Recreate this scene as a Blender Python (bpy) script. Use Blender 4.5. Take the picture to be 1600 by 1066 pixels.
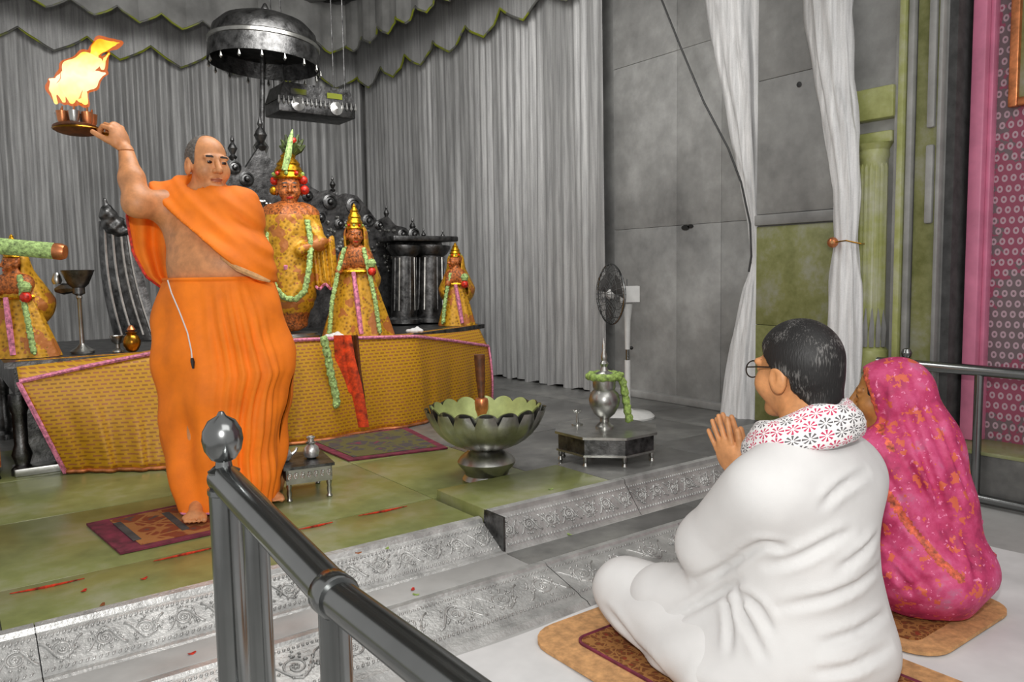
import bpy, bmesh, math, random
import numpy as np
import openvdb
from mathutils import Vector

for o in list(bpy.data.objects): bpy.data.objects.remove(o)
SC = bpy.context.scene
COL = SC.collection
random.seed(7); RNG = np.random.default_rng(7)
PI = math.pi

# ------------------------------------------------------------------ camera
F = 1220.0
CAM = np.array([0, 0, 1.12])
YAW = math.radians(36.5); PITCH = math.atan((533 - 425) / F); ROLL = math.radians(1.0)
fwd = np.array([math.sin(YAW) * math.cos(PITCH), math.cos(YAW) * math.cos(PITCH), -math.sin(PITCH)])
_r = np.array([math.cos(YAW), -math.sin(YAW), 0]); _u = np.cross(_r, fwd)
right = math.cos(ROLL) * _r - math.sin(ROLL) * _u
up = math.sin(ROLL) * _r + math.cos(ROLL) * _u
from mathutils import Matrix
cd = bpy.data.cameras.new('camera'); cam = bpy.data.objects.new('camera', cd); COL.objects.link(cam)
cd.sensor_width = 36; cd.lens = 36 * F / 1600; cd.clip_start = .02
M4 = Matrix([[right[i], up[i], -fwd[i], CAM[i]] for i in range(3)] + [[0, 0, 0, 1]])
cam.matrix_world = M4
SC.camera = cam

# ------------------------------------------------------------------ world and lights
w = bpy.data.worlds.new('world'); SC.world = w; w.use_nodes = True
w.node_tree.nodes['Background'].inputs[0].default_value = (1, .985, .96, 1)
w.node_tree.nodes['Background'].inputs[1].default_value = .56
def area(name, loc, target, size, power, col=(1, 1, 1)):
    d = bpy.data.lights.new(name, 'AREA'); d.shape = 'RECTANGLE'; d.size, d.size_y = size; d.energy = power; d.color = col
    o = bpy.data.objects.new(name, d); COL.objects.link(o); o.location = loc
    o.rotation_euler = (Vector(target) - Vector(loc)).to_track_quat('-Z', 'Y').to_euler(); return o
area('camera_flash', (-.12, -.06, 1.52), (1.9, 3.0, .9), (.10, .10), 44, (1, .98, .95))
area('hall_fill_light', (1.2, -.8, 3.6), (1.6, 2.2, .2), (2.6, 1.6), 34, (1, .98, .95))  # added fill with no visible lamp, evens out the flash over the hall
area('sanctum_fill_light', (1.7, 3.6, 3.5), (2.0, 6.0, 1.0), (2.2, 1.4), 104, (1, .98, .95))  # added fill with no visible lamp, brightens the altar and back curtain
SC.view_settings.view_transform = 'Standard'; SC.view_settings.look = 'None'
SC.view_settings.exposure = 0.0; SC.view_settings.gamma = 1; SC.view_settings.use_curve_mapping = False

# ------------------------------------------------------------------ measuring helpers (pixel of the photograph + a known plane -> world point)
def ray(x, y): return fwd + right * (x - 800) / F + up * (533 - y) / F
def atz(x, y, z): d = ray(x, y); return CAM + d * (z - CAM[2]) / d[2]
def aty(x, y, Y): d = ray(x, y); return CAM + d * Y / d[1]
def atx(x, y, X): d = ray(x, y); return CAM + d * X / d[0]
def atd(x, y, D): return CAM + ray(x, y) * D
RH = np.array([math.cos(YAW), -math.sin(YAW), 0.0]); FH = np.array([math.sin(YAW), math.cos(YAW), 0.0]); UP = np.array([0, 0, 1.0])
RCAM = np.stack([RH, FH, UP])

# ------------------------------------------------------------------ materials
def lin(c): return tuple(((v / 255) / 12.92 if v / 255 <= .04045 else ((v / 255 + .055) / 1.055) ** 2.4) for v in c) + (1,)
class NT:
    def __init__(s, name):
        s.m = bpy.data.materials.new(name); s.m.use_nodes = True; s.t = s.m.node_tree; s.b = s.t.nodes['Principled BSDF']
    def n(s, ty, **kw):
        nd = s.t.nodes.new(ty)
        for k, v in kw.items():
            if k[0] == '_': setattr(nd, k[1:], v)
        return nd
    def l(s, a, b): s.t.links.new(a, b)
    def coord(s, out='Object'): return s.n('ShaderNodeTexCoord').outputs[out]
    def noise(s, vec, scale, detail=4, rough=.6):
        nd = s.n('ShaderNodeTexNoise'); nd.inputs['Scale'].default_value = scale; nd.inputs['Detail'].default_value = detail; nd.inputs['Roughness'].default_value = rough
        s.l(vec, nd.inputs['Vector']); return nd.outputs['Fac']
    def ramp(s, fac, stops):
        r = s.n('ShaderNodeValToRGB'); e = r.color_ramp.elements
        while len(e) < len(stops): e.new(.5)
        for k, (p, c) in enumerate(stops): e[k].position = p; e[k].color = lin(c)
        s.l(fac, r.inputs['Fac']); return r.outputs['Color']
    def mix(s, fac, a, b):
        m = s.n('ShaderNodeMix', _data_type='RGBA')
        for sock, v in ((m.inputs[0], fac), (m.inputs[6], a), (m.inputs[7], b)):
            if isinstance(v, tuple): sock.default_value = lin(v)
            elif isinstance(v, (int, float)): sock.default_value = v
            else: s.l(v, sock)
        return m.outputs[2]
    def math(s, op, a, b=0.0, c=0.0):
        m = s.n('ShaderNodeMath', _operation=op)
        for k, v in enumerate((a, b, c)):
            if isinstance(v, (int, float)): m.inputs[k].default_value = v
            else: s.l(v, m.inputs[k])
        return m.outputs[0]
    def sep(s, vec): nd = s.n('ShaderNodeSeparateXYZ'); s.l(vec, nd.inputs[0]); return nd.outputs
    def comb(s, x, y, z=0.0):
        nd = s.n('ShaderNodeCombineXYZ')
        for k, v in enumerate((x, y, z)):
            if isinstance(v, (int, float)): nd.inputs[k].default_value = v
            else: s.l(v, nd.inputs[k])
        return nd.outputs[0]
    def bump(s, h, strength=.3, dist=.01):
        b = s.n('ShaderNodeBump'); b.inputs['Strength'].default_value = strength; b.inputs['Distance'].default_value = dist
        s.l(h, b.inputs['Height']); s.l(b.outputs[0], s.b.inputs['Normal'])
    def fin(s, col, rough=.6, metal=0.0):
        if isinstance(col, tuple): s.b.inputs['Base Color'].default_value = lin(col)
        else: s.l(col, s.b.inputs['Base Color'])
        s.b.inputs['Roughness'].default_value = rough; s.b.inputs['Metallic'].default_value = metal
        return s.m
def plain(name, col, rough=.6, metal=0.0, vary=.12, scale=14, bump=0.0, bscale=60):
    t = NT(name); v = t.coord(); f = t.noise(v, scale)
    d = tuple(max(0, c * (1 - vary * 1.6)) for c in col); h = tuple(min(255, c * (1 + vary)) for c in col)
    c = t.ramp(f, [(.3, d), (.7, h)])
    if bump: t.bump(t.noise(v, bscale, 3), bump, .004)
    return t.fin(c, rough, metal)

M = {}
M['silver'] = plain('polished_silver', (182, 182, 178), .32, 1.0, .12, 9, .15, 40)
M['silver_dark'] = plain('tarnished_silver', (94, 94, 94), .42, 1.0, .3, 18, .5, 55)
M['silver_bright'] = plain('bright_silver', (214, 214, 212), .28, .85, .08, 12, .2, 120)
M['silver_relief'] = plain('chased_silver_sheet', (186, 186, 184), .38, .55, .1, 12, .5, 90)
M['steel'] = plain('brushed_steel', (138, 140, 140), .2, 1.0, .05, 6)
M['brass'] = plain('aged_brass', (170, 120, 40), .3, 1.0, .2, 20)
M['copper'] = plain('copper', (205, 130, 85), .35, .8, .15, 20)
M['wood'] = plain('dark_wood', (92, 50, 20), .5, 0, .25, 30)
M['black'] = plain('black_rubber', (22, 22, 22), .5, 0, .1)
M['white_plastic'] = plain('white_plastic', (205, 205, 203), .35, 0, .03)
M['orange'] = plain('orange_cotton', (246, 124, 12), .75, 0, .07, 6, .12, 300)
M['white_cloth'] = plain('white_cotton', (212, 211, 210), .85, 0, .02, 5, .1, 300)
M['skin'] = plain('brown_skin', (202, 138, 90), .5, 0, .08, 25)
M['skin_light'] = plain('tan_skin', (208, 146, 96), .5, 0, .08, 25)
M['skin_dark'] = plain('deep_brown_skin', (176, 120, 62), .5, 0, .08, 25)
M['lip'] = plain('lips', (150, 86, 60), .5); M['brow'] = plain('brow_hair', (48, 34, 26), .7); M['eye'] = plain('dark_eye', (40, 22, 16), .25)
M['nail'] = plain('nail', (226, 160, 130), .35)
M['hair_black'] = plain('black_hair', (30, 29, 29), .5, 0, .3, 80, .8, 160)
def hair_mix():
    t = NT('greying_black_hair'); v = t.coord(); x = t.sep(v)
    st = t.noise(t.comb(t.math('MULTIPLY', x[0], 260), t.math('MULTIPLY', x[1], 260), t.math('MULTIPLY', x[2], 30)), 1, 2); pa = t.noise(v, 14, 2)
    c = t.ramp(t.math('MULTIPLY', st, pa), [(.28, (26, 25, 25)), (.40, (104, 102, 100))]); t.bump(st, .5, .003); return t.fin(c, .55)
M['hair_mixed'] = hair_mix()
M['hair_grey'] = plain('cropped_grey_hair', (92, 88, 84), .7, 0, .25, 120, .5, 300)
M['leaf'] = plain('green_leaf', (140, 165, 85), .6, 0, .25, 60)
M['garland'] = plain('tuberose_garland', (158, 186, 116), .7, 0, .28, 70, .6, 200)
M['pink_trim'] = plain('pink_trim', (206, 122, 150), .7, 0, .25, 60)
M['red_cloth'] = plain('red_cloth', (196, 62, 18), .75, 0, .3, 25)
M['maroon'] = plain('maroon', (110, 38, 58), .8, 0, .2, 20)
M['dark_green'] = plain('feather_green', (52, 62, 22), .6, 0, .5, 50)
M['gold_dress'] = None
def border_mat():
    t = NT('valance_edging'); v = t.coord(); return t.fin(t.ramp(t.noise(v, 5, 2), [(.46, (92, 92, 88)), (.56, (126, 134, 28))]), .6)
M['border'] = border_mat()
M['wire'] = plain('cable', (42, 42, 42), .5)
M['glass'] = plain('spectacle_metal', (50, 40, 32), .3, .6)
M['gap_dark'] = plain('dark_recess', (70, 70, 70), .8, 0, .15)
M['gold'] = plain('gold_leaf', (205, 150, 35), .3, .9, .25, 60, .5, 150)
M['idol_dark'] = plain('dark_stone', (60, 34, 22), .35, 0, .3, 40)
M['idol_brown'] = plain('ornament_brown', (150, 84, 36), .5, .2, .45, 70, .6, 120)
M['powder'] = plain('red_powder', (158, 44, 20), .95, 0, .35, 60)
M['ruby'] = plain('ruby_red', (190, 40, 22), .4, 0, .3, 60)

def marble(name, a, b, c, rough=.35, sc=1.6, lo=.34, hi=.68):
    t = NT(name); v = t.coord()
    f = t.noise(v, sc, 8, .62); g = t.noise(v, sc * 7, 5, .6)
    h = t.math('ADD', t.math('MULTIPLY', f, .75), t.math('MULTIPLY', g, .25))
    col = t.ramp(h, [(lo, a), (.5, b), (hi, c)])
    t.bump(g, .08, .004); return t.fin(col, rough)
M['marble_wall'] = marble('stained_grey_marble', (108, 108, 107), (138, 138, 136), (172, 172, 170), .45, 1.3)
M['marble_green'] = marble('greenish_marble', (100, 106, 62), (126, 132, 80), (152, 152, 126), .3, 2.2)
M['marble_grey'] = marble('dark_grey_marble', (78, 78, 77), (102, 102, 100), (132, 132, 128), .3, 2.6)
M['marble_pillar'] = marble('yellow_green_marble', (128, 132, 70), (160, 164, 104), (186, 186, 168), .4, 2.4)
M['marble_floor'] = marble('pale_grey_floor', (150, 150, 148), (170, 170, 168), (190, 190, 188), .4, 1.5)
M['dado'] = marble('moss_green_marble', (96, 100, 52), (126, 128, 82), (150, 150, 140), .4, 4)
def curtain_mat(name, a, b, rough=.5):
    t = NT(name); v = t.coord(); x = t.sep(v)
    st = t.noise(t.comb(t.math('MULTIPLY', x[0], 46), t.math('MULTIPLY', x[1], 46), t.math('MULTIPLY', x[2], 2.2)), 1, 3, .6)
    sp = t.noise(v, 140, 2); c = t.ramp(t.math('ADD', t.math('MULTIPLY', st, .8), t.math('MULTIPLY', sp, .2)), [(.35, a), (.65, b)])
    t.b.inputs['Sheen Weight'].default_value = .2
    return t.fin(c, rough, .15)
M['curtain'] = curtain_mat('silver_grey_curtain', (132, 132, 132), (172, 172, 171))
M['canopy'] = plain('grey_canopy_cloth', (132, 132, 130), .7, 0, .12, 3)
M['canopy_dark'] = plain('dark_drape', (92, 92, 92), .7, 0, .1, 3)
M['sheer'] = curtain_mat('white_crinkled_drape', (196, 196, 196), (236, 236, 236), .7)
M['sheet'] = plain('white_floor_sheet', (214, 214, 214), .9, 0, .05, 3, .2, 8)

def gold_cloth():
    t = NT('gold_brocade'); v = t.coord(); x = t.sep(v)
    uv = t.comb(t.math('ADD', x[0], t.math('MULTIPLY', x[1], .5)), x[2])
    br = t.n('ShaderNodeTexBrick'); t.l(uv, br.inputs['Vector']); br.inputs['Scale'].default_value = 1
    br.inputs['Brick Width'].default_value = .036; br.inputs['Row Height'].default_value = .019; br.inputs['Mortar Size'].default_value = .0062; br.inputs['Mortar Smooth'].default_value = .3
    br.inputs['Color1'].default_value = lin((132, 84, 10)); br.inputs['Color2'].default_value = lin((160, 92, 66)); br.inputs['Mortar'].default_value = lin((196, 146, 20))
    n = t.noise(v, 3, 3); c = t.mix(t.math('MULTIPLY', n, .5), br.outputs['Color'], (180, 128, 14))
    return t.fin(c, .5, .1)
M['gold_cloth'] = gold_cloth()
def dress():
    t = NT('gold_dress'); v = t.coord()
    vo = t.n('ShaderNodeTexVoronoi'); vo.inputs['Scale'].default_value = 46; t.l(v, vo.inputs['Vector'])
    c = t.ramp(vo.outputs['Distance'], [(.12, (120, 78, 14)), (.3, (176, 128, 18)), (.7, (206, 152, 34))])
    c2 = t.mix(t.math('GREATER_THAN', t.noise(v, 9, 3), .56), c, (172, 104, 46))
    t.bump(vo.outputs['Distance'], .4, .004); return t.fin(c2, .45, .2)
M['gold_dress'] = dress()
def rug(name, base, c2, c3, scale=26):
    t = NT(name); v = t.coord()
    vo = t.n('ShaderNodeTexVoronoi'); vo.inputs['Scale'].default_value = scale; t.l(v, vo.inputs['Vector'])
    v2 = t.n('ShaderNodeTexVoronoi', _feature='DISTANCE_TO_EDGE'); v2.inputs['Scale'].default_value = scale * .55; t.l(v, v2.inputs['Vector'])
    c = t.ramp(vo.outputs['Distance'], [(.10, c3), (.22, base), (.50, base), (.62, c2)])
    c = t.mix(t.math('LESS_THAN', v2.outputs['Distance'], .05), c, c2); c = t.mix(t.math('GREATER_THAN', v2.outputs['Distance'], .36), c, c3)
    t.bump(t.noise(v, 500, 2), .3, .003)
    return t.fin(t.mix(t.math('MULTIPLY', t.noise(v, 30), .5), c, base), .9)
M['rug_brown'] = rug('brown_carpet', (112, 62, 24), (168, 118, 62), (138, 44, 20), 55)
M['rug_tan'] = plain('tan_felt', (200, 152, 102), .95, 0, .1, 40, .3, 300)
M['rug_red'] = rug('rust_carpet', (126, 56, 22), (168, 116, 60), (70, 66, 62), 18)
M['rug_dark'] = rug('dark_carpet', (72, 66, 66), (96, 92, 38), (120, 40, 66), 16)
def sari():
    t = NT('pink_floral_sari'); v = t.coord()
    c = t.ramp(t.noise(v, 11, 5, .65), [(.34, (158, 40, 84)), (.47, (192, 56, 104)), (.6, (210, 82, 130)), (.72, (190, 116, 148))])
    o = t.math('GREATER_THAN', t.noise(t.comb(t.math('ADD', t.sep(v)[0], 7), t.sep(v)[1], t.sep(v)[2]), 26, 3), .60)
    c = t.mix(o, c, (214, 100, 72)); sp = t.math('GREATER_THAN', t.noise(v, 60, 2), .66)
    return t.fin(t.mix(sp, c, (232, 130, 170)), .6)
M['sari'] = sari(); M['sari_edge'] = plain('orange_sari_border', (206, 92, 66), .6, 0, .3, 60)
def floral():
    t = NT('star_flower_print'); uv = t.coord('UV'); x = t.sep(uv)
    u, v = t.math('MULTIPLY', x[0], 25), t.math('MULTIPLY', x[1], 11)
    off = t.math('MULTIPLY', t.math('MODULO', t.math('FLOOR', v), 2), .5); u = t.math('ADD', u, off)
    fu, fv = t.math('SUBTRACT', t.math('FRACT', u), .5), t.math('SUBTRACT', t.math('FRACT', v), .5)
    r = t.math('SQRT', t.math('ADD', t.math('MULTIPLY', fu, fu), t.math('MULTIPLY', fv, fv)))
    th = t.math('ARCTAN2', fv, fu); pet = t.math('GREATER_THAN', t.math('COSINE', t.math('MULTIPLY', th, 8)), .1)
    m = t.math('MULTIPLY', pet, t.math('MULTIPLY', t.math('LESS_THAN', r, .47), t.math('GREATER_THAN', r, .1)))
    wn = t.n('ShaderNodeTexWhiteNoise', _noise_dimensions='2D'); t.l(t.comb(t.math('FLOOR', u), t.math('FLOOR', v)), wn.inputs['Vector'])
    c = t.mix(t.math('GREATER_THAN', wn.outputs['Value'], .55), (96, 92, 94), (196, 52, 92))
    return t.fin(t.mix(m, (236, 234, 234), c), .8)
M['floral'] = floral()
def pink_panel():
    t = NT('pink_patterned_panel'); v = t.coord(); x = t.sep(v)
    u, w_ = t.math('MULTIPLY', x[1], 26), t.math('MULTIPLY', x[2], 20); u = t.math('ADD', u, t.math('MULTIPLY', t.math('MODULO', t.math('FLOOR', w_), 2), .5))
    fu, fv = t.math('SUBTRACT', t.math('FRACT', u), .5), t.math('SUBTRACT', t.math('FRACT', w_), .5)
    r = t.math('SQRT', t.math('ADD', t.math('MULTIPLY', fu, fu), t.math('MULTIPLY', fv, fv)))
    m = t.math('MULTIPLY', t.math('LESS_THAN', r, .34), t.math('GREATER_THAN', r, .14))
    base = t.mix(t.math('GREATER_THAN', t.math('ADD', t.noise(v, 2.2, 2), t.math('MULTIPLY', t.noise(v, 30, 2), .3)), .64), (142, 70, 92), (106, 92, 96))
    return t.fin(t.mix(m, base, (176, 150, 160)), .35)
M['pink_panel'] = pink_panel()
M['pink_paint'] = plain('pink_painted_frame', (208, 122, 152), .4, 0, .06, 6)
def flame():
    t = NT('flame'); v = t.coord(); x = t.sep(v)
    e = t.n('ShaderNodeEmission'); g = t.math('MULTIPLY_ADD', x[2], 2.1, t.math('MULTIPLY', t.noise(v, 16, 2), .25))
    c = t.ramp(g, [(.22, (255, 170, 40)), (.34, (255, 236, 120)), (.58, (255, 252, 215)), (.78, (255, 232, 80)), (.93, (255, 150, 20))])
    t.l(c, e.inputs[0]); e.inputs[1].default_value = 2.2
    t.l(e.outputs[0], t.t.nodes['Material Output'].inputs['Surface']); return t.m
M['flame'] = flame()
def flame_outer():
    t = NT('flame_fringe'); e = t.n('ShaderNodeEmission'); e.inputs[0].default_value = lin((250, 116, 16)); e.inputs[1].default_value = .9
    tr = t.n('ShaderNodeBsdfTransparent'); mx = t.n('ShaderNodeMixShader'); mx.inputs[0].default_value = .45
    t.l(tr.outputs[0], mx.inputs[1]); t.l(e.outputs[0], mx.inputs[2]); t.l(mx.outputs[0], t.t.nodes['Material Output'].inputs['Surface']); return t.m
M['flame_fringe'] = flame_outer()

# ------------------------------------------------------------------ object helpers
ORG = {}
def tag(o, label=None, cat=None, group=None, kind=None):
    for k, v in (('label', label), ('category', cat), ('group', group), ('kind', kind)):
        if v: o[k] = v
    return o
def thing(name, label, cat, loc, group=None):
    o = bpy.data.objects.new(name, None); COL.objects.link(o); o.location = tuple(loc); o.empty_display_size = .05
    ORG[o.name] = np.array(loc, float); return tag(o, label, cat, group)
def link_mesh(name, verts, faces, mat, parent=None, origin=None, smooth=True, uvs=None):
    verts = np.asarray(verts, float).reshape(-1, 3)
    if parent is not None: org = ORG[parent.name]
    elif origin is not None: org = np.array(origin, float)
    else: org = np.zeros(3)
    me = bpy.data.meshes.new(name); me.from_pydata((verts - org).tolist(), [], [list(map(int, f)) for f in faces])
    if uvs is not None:
        ul = me.uv_layers.new(name='UVMap')
        for lp in me.loops: ul.data[lp.index].uv = uvs[lp.vertex_index]
    mats = mat if isinstance(mat, (list, tuple)) else [mat]
    for m_ in mats: me.materials.append(M[m_] if isinstance(m_, str) else m_)
    bm = bmesh.new(); bm.from_mesh(me); bmesh.ops.recalc_face_normals(bm, faces=bm.faces); bm.to_mesh(me); bm.free()
    if smooth: me.polygons.foreach_set('use_smooth', [True] * len(me.polygons))
    o = bpy.data.objects.new(name, me); COL.objects.link(o)
    if parent is not None: o.parent = parent
    if parent is None: o.location = tuple(org)
    ORG[o.name] = org
    return o
class MB:
    def __init__(s): s.v = []; s.f = []; s.uv = []
    def add(s, verts, faces):
        k = len(s.v); s.v.extend([tuple(map(float, p)) for p in verts]); s.f.extend([[i + k for i in f] for f in faces]); return s
    def box(s, x0, x1, y0, y1, z0, z1, bev=0.0):
        if bev <= 0:
            v = [(x, y, z) for z in (z0, z1) for y in (y0, y1) for x in (x0, x1)]
            return s.add(v, [(0, 2, 3, 1), (4, 5, 7, 6), (0, 1, 5, 4), (2, 6, 7, 3), (0, 4, 6, 2), (1, 3, 7, 5)])
        bm = bmesh.new(); bmesh.ops.create_cube(bm, size=1)
        for q in bm.verts: q.co = Vector(((x0 + x1) / 2 + q.co.x * (x1 - x0), (y0 + y1) / 2 + q.co.y * (y1 - y0), (z0 + z1) / 2 + q.co.z * (z1 - z0)))
        bmesh.ops.bevel(bm, geom=bm.edges[:], offset=bev, segments=2, affect='EDGES', profile=.5)
        bm.verts.index_update(); s.add([q.co[:] for q in bm.verts], [[q.index for q in f.verts] for f in bm.faces]); bm.free(); return s
    def tube(s, pts, r, n=8, closed=False, cap=True):
        pts = [np.array(p, float) for p in pts]; m = len(pts)
        rr = r if hasattr(r, '__len__') else [r] * m
        rings = []; prev = None
        for i in range(m):
            a = pts[(i - 1) % m] if (closed or i > 0) else pts[i]; b = pts[(i + 1) % m] if (closed or i < m - 1) else pts[i]
            t = b - a; t = t / (np.linalg.norm(t) + 1e-9)
            if prev is None:
                ref = np.array([0, 0, 1.0]) if abs(t[2]) < .9 else np.array([1.0, 0, 0]); x = np.cross(ref, t)
            else: x = prev - t * (prev @ t)
            x = x / (np.linalg.norm(x) + 1e-9); prev = x; y = np.cross(t, x)
            rings.append([pts[i] + rr[i] * (math.cos(2 * PI * k / n) * x + math.sin(2 * PI * k / n) * y) for k in range(n)])
        k0 = len(s.v); s.v.extend([tuple(p) for g in rings for p in g])
        for i in range(m if closed else m - 1):
            j = (i + 1) % m
            for k in range(n): s.f.append([k0 + i * n + k, k0 + i * n + (k + 1) % n, k0 + j * n + (k + 1) % n, k0 + j * n + k])
        if cap and not closed: s.f.append([k0 + k for k in range(n)][::-1]); s.f.append([k0 + (m - 1) * n + k for k in range(n)])
        return s
    def lathe(s, prof, c, n=24, axis=None, sx=1.0, sy=1.0):
        c = np.array(c, float)
        if axis is None: X_, Y_, Z_ = np.eye(3)
        else:
            Z_ = np.array(axis, float); Z_ = Z_ / np.linalg.norm(Z_); ref = np.array([0, 0, 1.0]) if abs(Z_[2]) < .9 else np.array([1.0, 0, 0])
            X_ = np.cross(ref, Z_); X_ = X_ / np.linalg.norm(X_); Y_ = np.cross(Z_, X_)
        k0 = len(s.v); m = len(prof)
        for r, z in prof:
            for k in range(n):
                a = 2 * PI * k / n; s.v.append(tuple(c + X_ * r * sx * math.cos(a) + Y_ * r * sy * math.sin(a) + Z_ * z))
        for i in range(m - 1):
            for k in range(n): s.f.append([k0 + i * n + k, k0 + i * n + (k + 1) % n, k0 + (i + 1) * n + (k + 1) % n, k0 + (i + 1) * n + k])
        if prof[0][0] > 1e-4: s.f.append([k0 + k for k in range(n)][::-1])
        if prof[-1][0] > 1e-4: s.f.append([k0 + (m - 1) * n + k for k in range(n)])
        return s
    def ball(s, c, r, n=12, sz=1.0):
        k = max(4, n // 2); return s.lathe([(r * math.sin(PI * i / k), -r * sz * math.cos(PI * i / k)) for i in range(k + 1)], c, n)
    def grid(s, P, thick=None):
        P = np.asarray(P, float); a, b = P.shape[:2]; k0 = len(s.v); s.v.extend([tuple(p) for p in P.reshape(-1, 3)])
        q = [[k0 + i * b + j, k0 + i * b + j + 1, k0 + (i + 1) * b + j + 1, k0 + (i + 1) * b + j] for i in range(a - 1) for j in range(b - 1)]
        s.f.extend(q)
        if thick is not None:
            t = np.array(thick, float); k1 = len(s.v); s.v.extend([tuple(p + t) for p in P.reshape(-1, 3)]); d = k1 - k0
            s.f.extend([[x + d for x in f][::-1] for f in q])
            ed = [(i * b, (i + 1) * b) for i in range(a - 1)] + [((i + 1) * b + b - 1, i * b + b - 1) for i in range(a - 1)] + [(j + 1, j) for j in range(b - 1)] + [((a - 1) * b + j, (a - 1) * b + j + 1) for j in range(b - 1)]
            s.f.extend([[k0 + x, k0 + y, k1 + y, k1 + x] for x, y in ed])
        return s
    def prism(s, poly, e, base=(0, 0, 0), ax=((1, 0, 0), (0, 0, 1))):
        base = np.array(base, float); u, v = np.array(ax[0], float), np.array(ax[1], float); e = np.array(e, float); n = len(poly)
        p0 = [base + u * a + v * b for a, b in poly]
        s.add(p0 + [p + e for p in p0], [list(range(n))[::-1], [n + k for k in range(n)]] + [[k, (k + 1) % n, n + (k + 1) % n, n + k] for k in range(n)]); return s
    def build(s, name, mat, parent=None, smooth=True, origin=None, uvs=None, angle=True):
        o = link_mesh(name, s.v, s.f, mat, parent, origin, smooth, uvs)
        if smooth and angle:
            try: o.data.set_sharp_from_angle(angle=math.radians(38))
            except Exception: pass
        return o
def struct(o): o['kind'] = 'structure'; return o

# ------------------------------------------------------------------ signed-distance sculpting for bodies, cloth and idols
def smin(a, b, k):
    if k <= 0: return np.minimum(a, b)
    h = np.maximum(k - np.abs(a - b), 0) / k; return np.minimum(a, b) - h * h * k * .25
def d_rc(P, a, b, ra, rb):
    a = np.asarray(a, float); ab = np.asarray(b, float) - a; L2 = ab @ ab + 1e-12
    q = P - a; t = np.clip((q @ ab) / L2, 0, 1); return np.sqrt(((q - t[..., None] * ab) ** 2).sum(-1)) - (ra + (rb - ra) * t)
def d_el(P, c, r, R=None):
    q = P - np.asarray(c, float)
    if R is not None: q = q @ np.asarray(R).T
    r = np.asarray(r, float); k0 = np.sqrt(((q / r) ** 2).sum(-1)); k1 = np.sqrt(((q / (r * r)) ** 2).sum(-1)) + 1e-9
    return k0 * (k0 - 1) / k1
def field(prims):
    def f(P):
        d = None
        for p in prims:
            kind = p[0]
            e = d_rc(P, *p[2]) if kind in ('rc', '-rc') else d_el(P, *p[2])
            if kind[0] == '-': d = -smin(-d, e, p[1]) if False else np.maximum(d, -e) if p[1] <= 0 else -smin(-d, e, p[1])
            else: d = e if d is None else smin(d, e, p[1])
        return d
    return f
def d_box(P, lo, hi):
    c = (np.array(lo) + hi) / 2; h = (np.array(hi) - lo) / 2; q = np.abs(P - c) - h
    return np.maximum(q.max(-1), -1e3)
def polygonise(f, lo, hi, vox):
    lo = np.array(lo, float) - 2 * vox; n = np.ceil((np.array(hi) + 2 * vox - lo) / vox).astype(int)
    g = [lo[i] + vox * np.arange(n[i]) for i in range(3)]
    P = np.stack(np.meshgrid(*g, indexing='ij'), -1)
    a = np.empty(P.shape[:3], np.float32)
    for i in range(0, n[0], 24): a[i:i + 24] = f(P[i:i + 24])
    bg = 4 * vox; a = np.clip(a, -bg, bg)
    G = openvdb.FloatGrid(background=float(bg)); G.copyFromArray(a)
    p, q = G.convertToQuads(isovalue=0.0)
    return p * vox + lo, q[:, ::-1]
def sculpt(name, f, lo, hi, vox, mat, parent, fine=(), paint=None, origin=None):
    def coarse(P):
        d = f(P)
        for l, h, v in fine: d = np.maximum(d, -d_box(P, np.array(l), np.array(h)))
        return d
    V, Q = polygonise(coarse, lo, hi, vox); Vs = [V]; Qs = [Q]; k = len(V)
    for l, h, v in fine:
        l, h = np.array(l, float), np.array(h, float)
        V, Q = polygonise(lambda P: np.maximum(f(P), d_box(P, l, h)), l, h, v); Vs.append(V); Qs.append(Q + k); k += len(V)
    V = np.concatenate(Vs); Q = np.concatenate(Qs)
    mats = mat if isinstance(mat, list) else [mat]
    me = bpy.data.meshes.new(name); org = ORG[parent.name] if parent is not None else np.array(origin, float)
    me.vertices.add(len(V)); me.vertices.foreach_set('co', (V - org).astype(np.float32).ravel())
    me.loops.add(len(Q) * 4); me.loops.foreach_set('vertex_index', Q.astype(np.int32).ravel())
    me.polygons.add(len(Q)); me.polygons.foreach_set('loop_start', np.arange(0, len(Q) * 4, 4, dtype=np.int32))
    for m_ in mats: me.materials.append(M[m_])
    if paint is not None: me.polygons.foreach_set('material_index', paint(V[Q].mean(1)).astype(np.int32))
    me.polygons.foreach_set('use_smooth', np.ones(len(Q), bool)); me.update(calc_edges=True); me.validate()
    o = bpy.data.objects.new(name, me); COL.objects.link(o)
    if parent is not None: o.parent = parent
    else: o.location = tuple(org)
    ORG[o.name] = org; return o
def frame(fw, upv=(0, 0, 1)):
    fw = np.array(fw, float); fw = fw / np.linalg.norm(fw); l = np.cross(upv, fw); l = l / np.linalg.norm(l); u = np.cross(fw, l); return np.stack([l, fw, u])   # rows: left, forward, up
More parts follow.
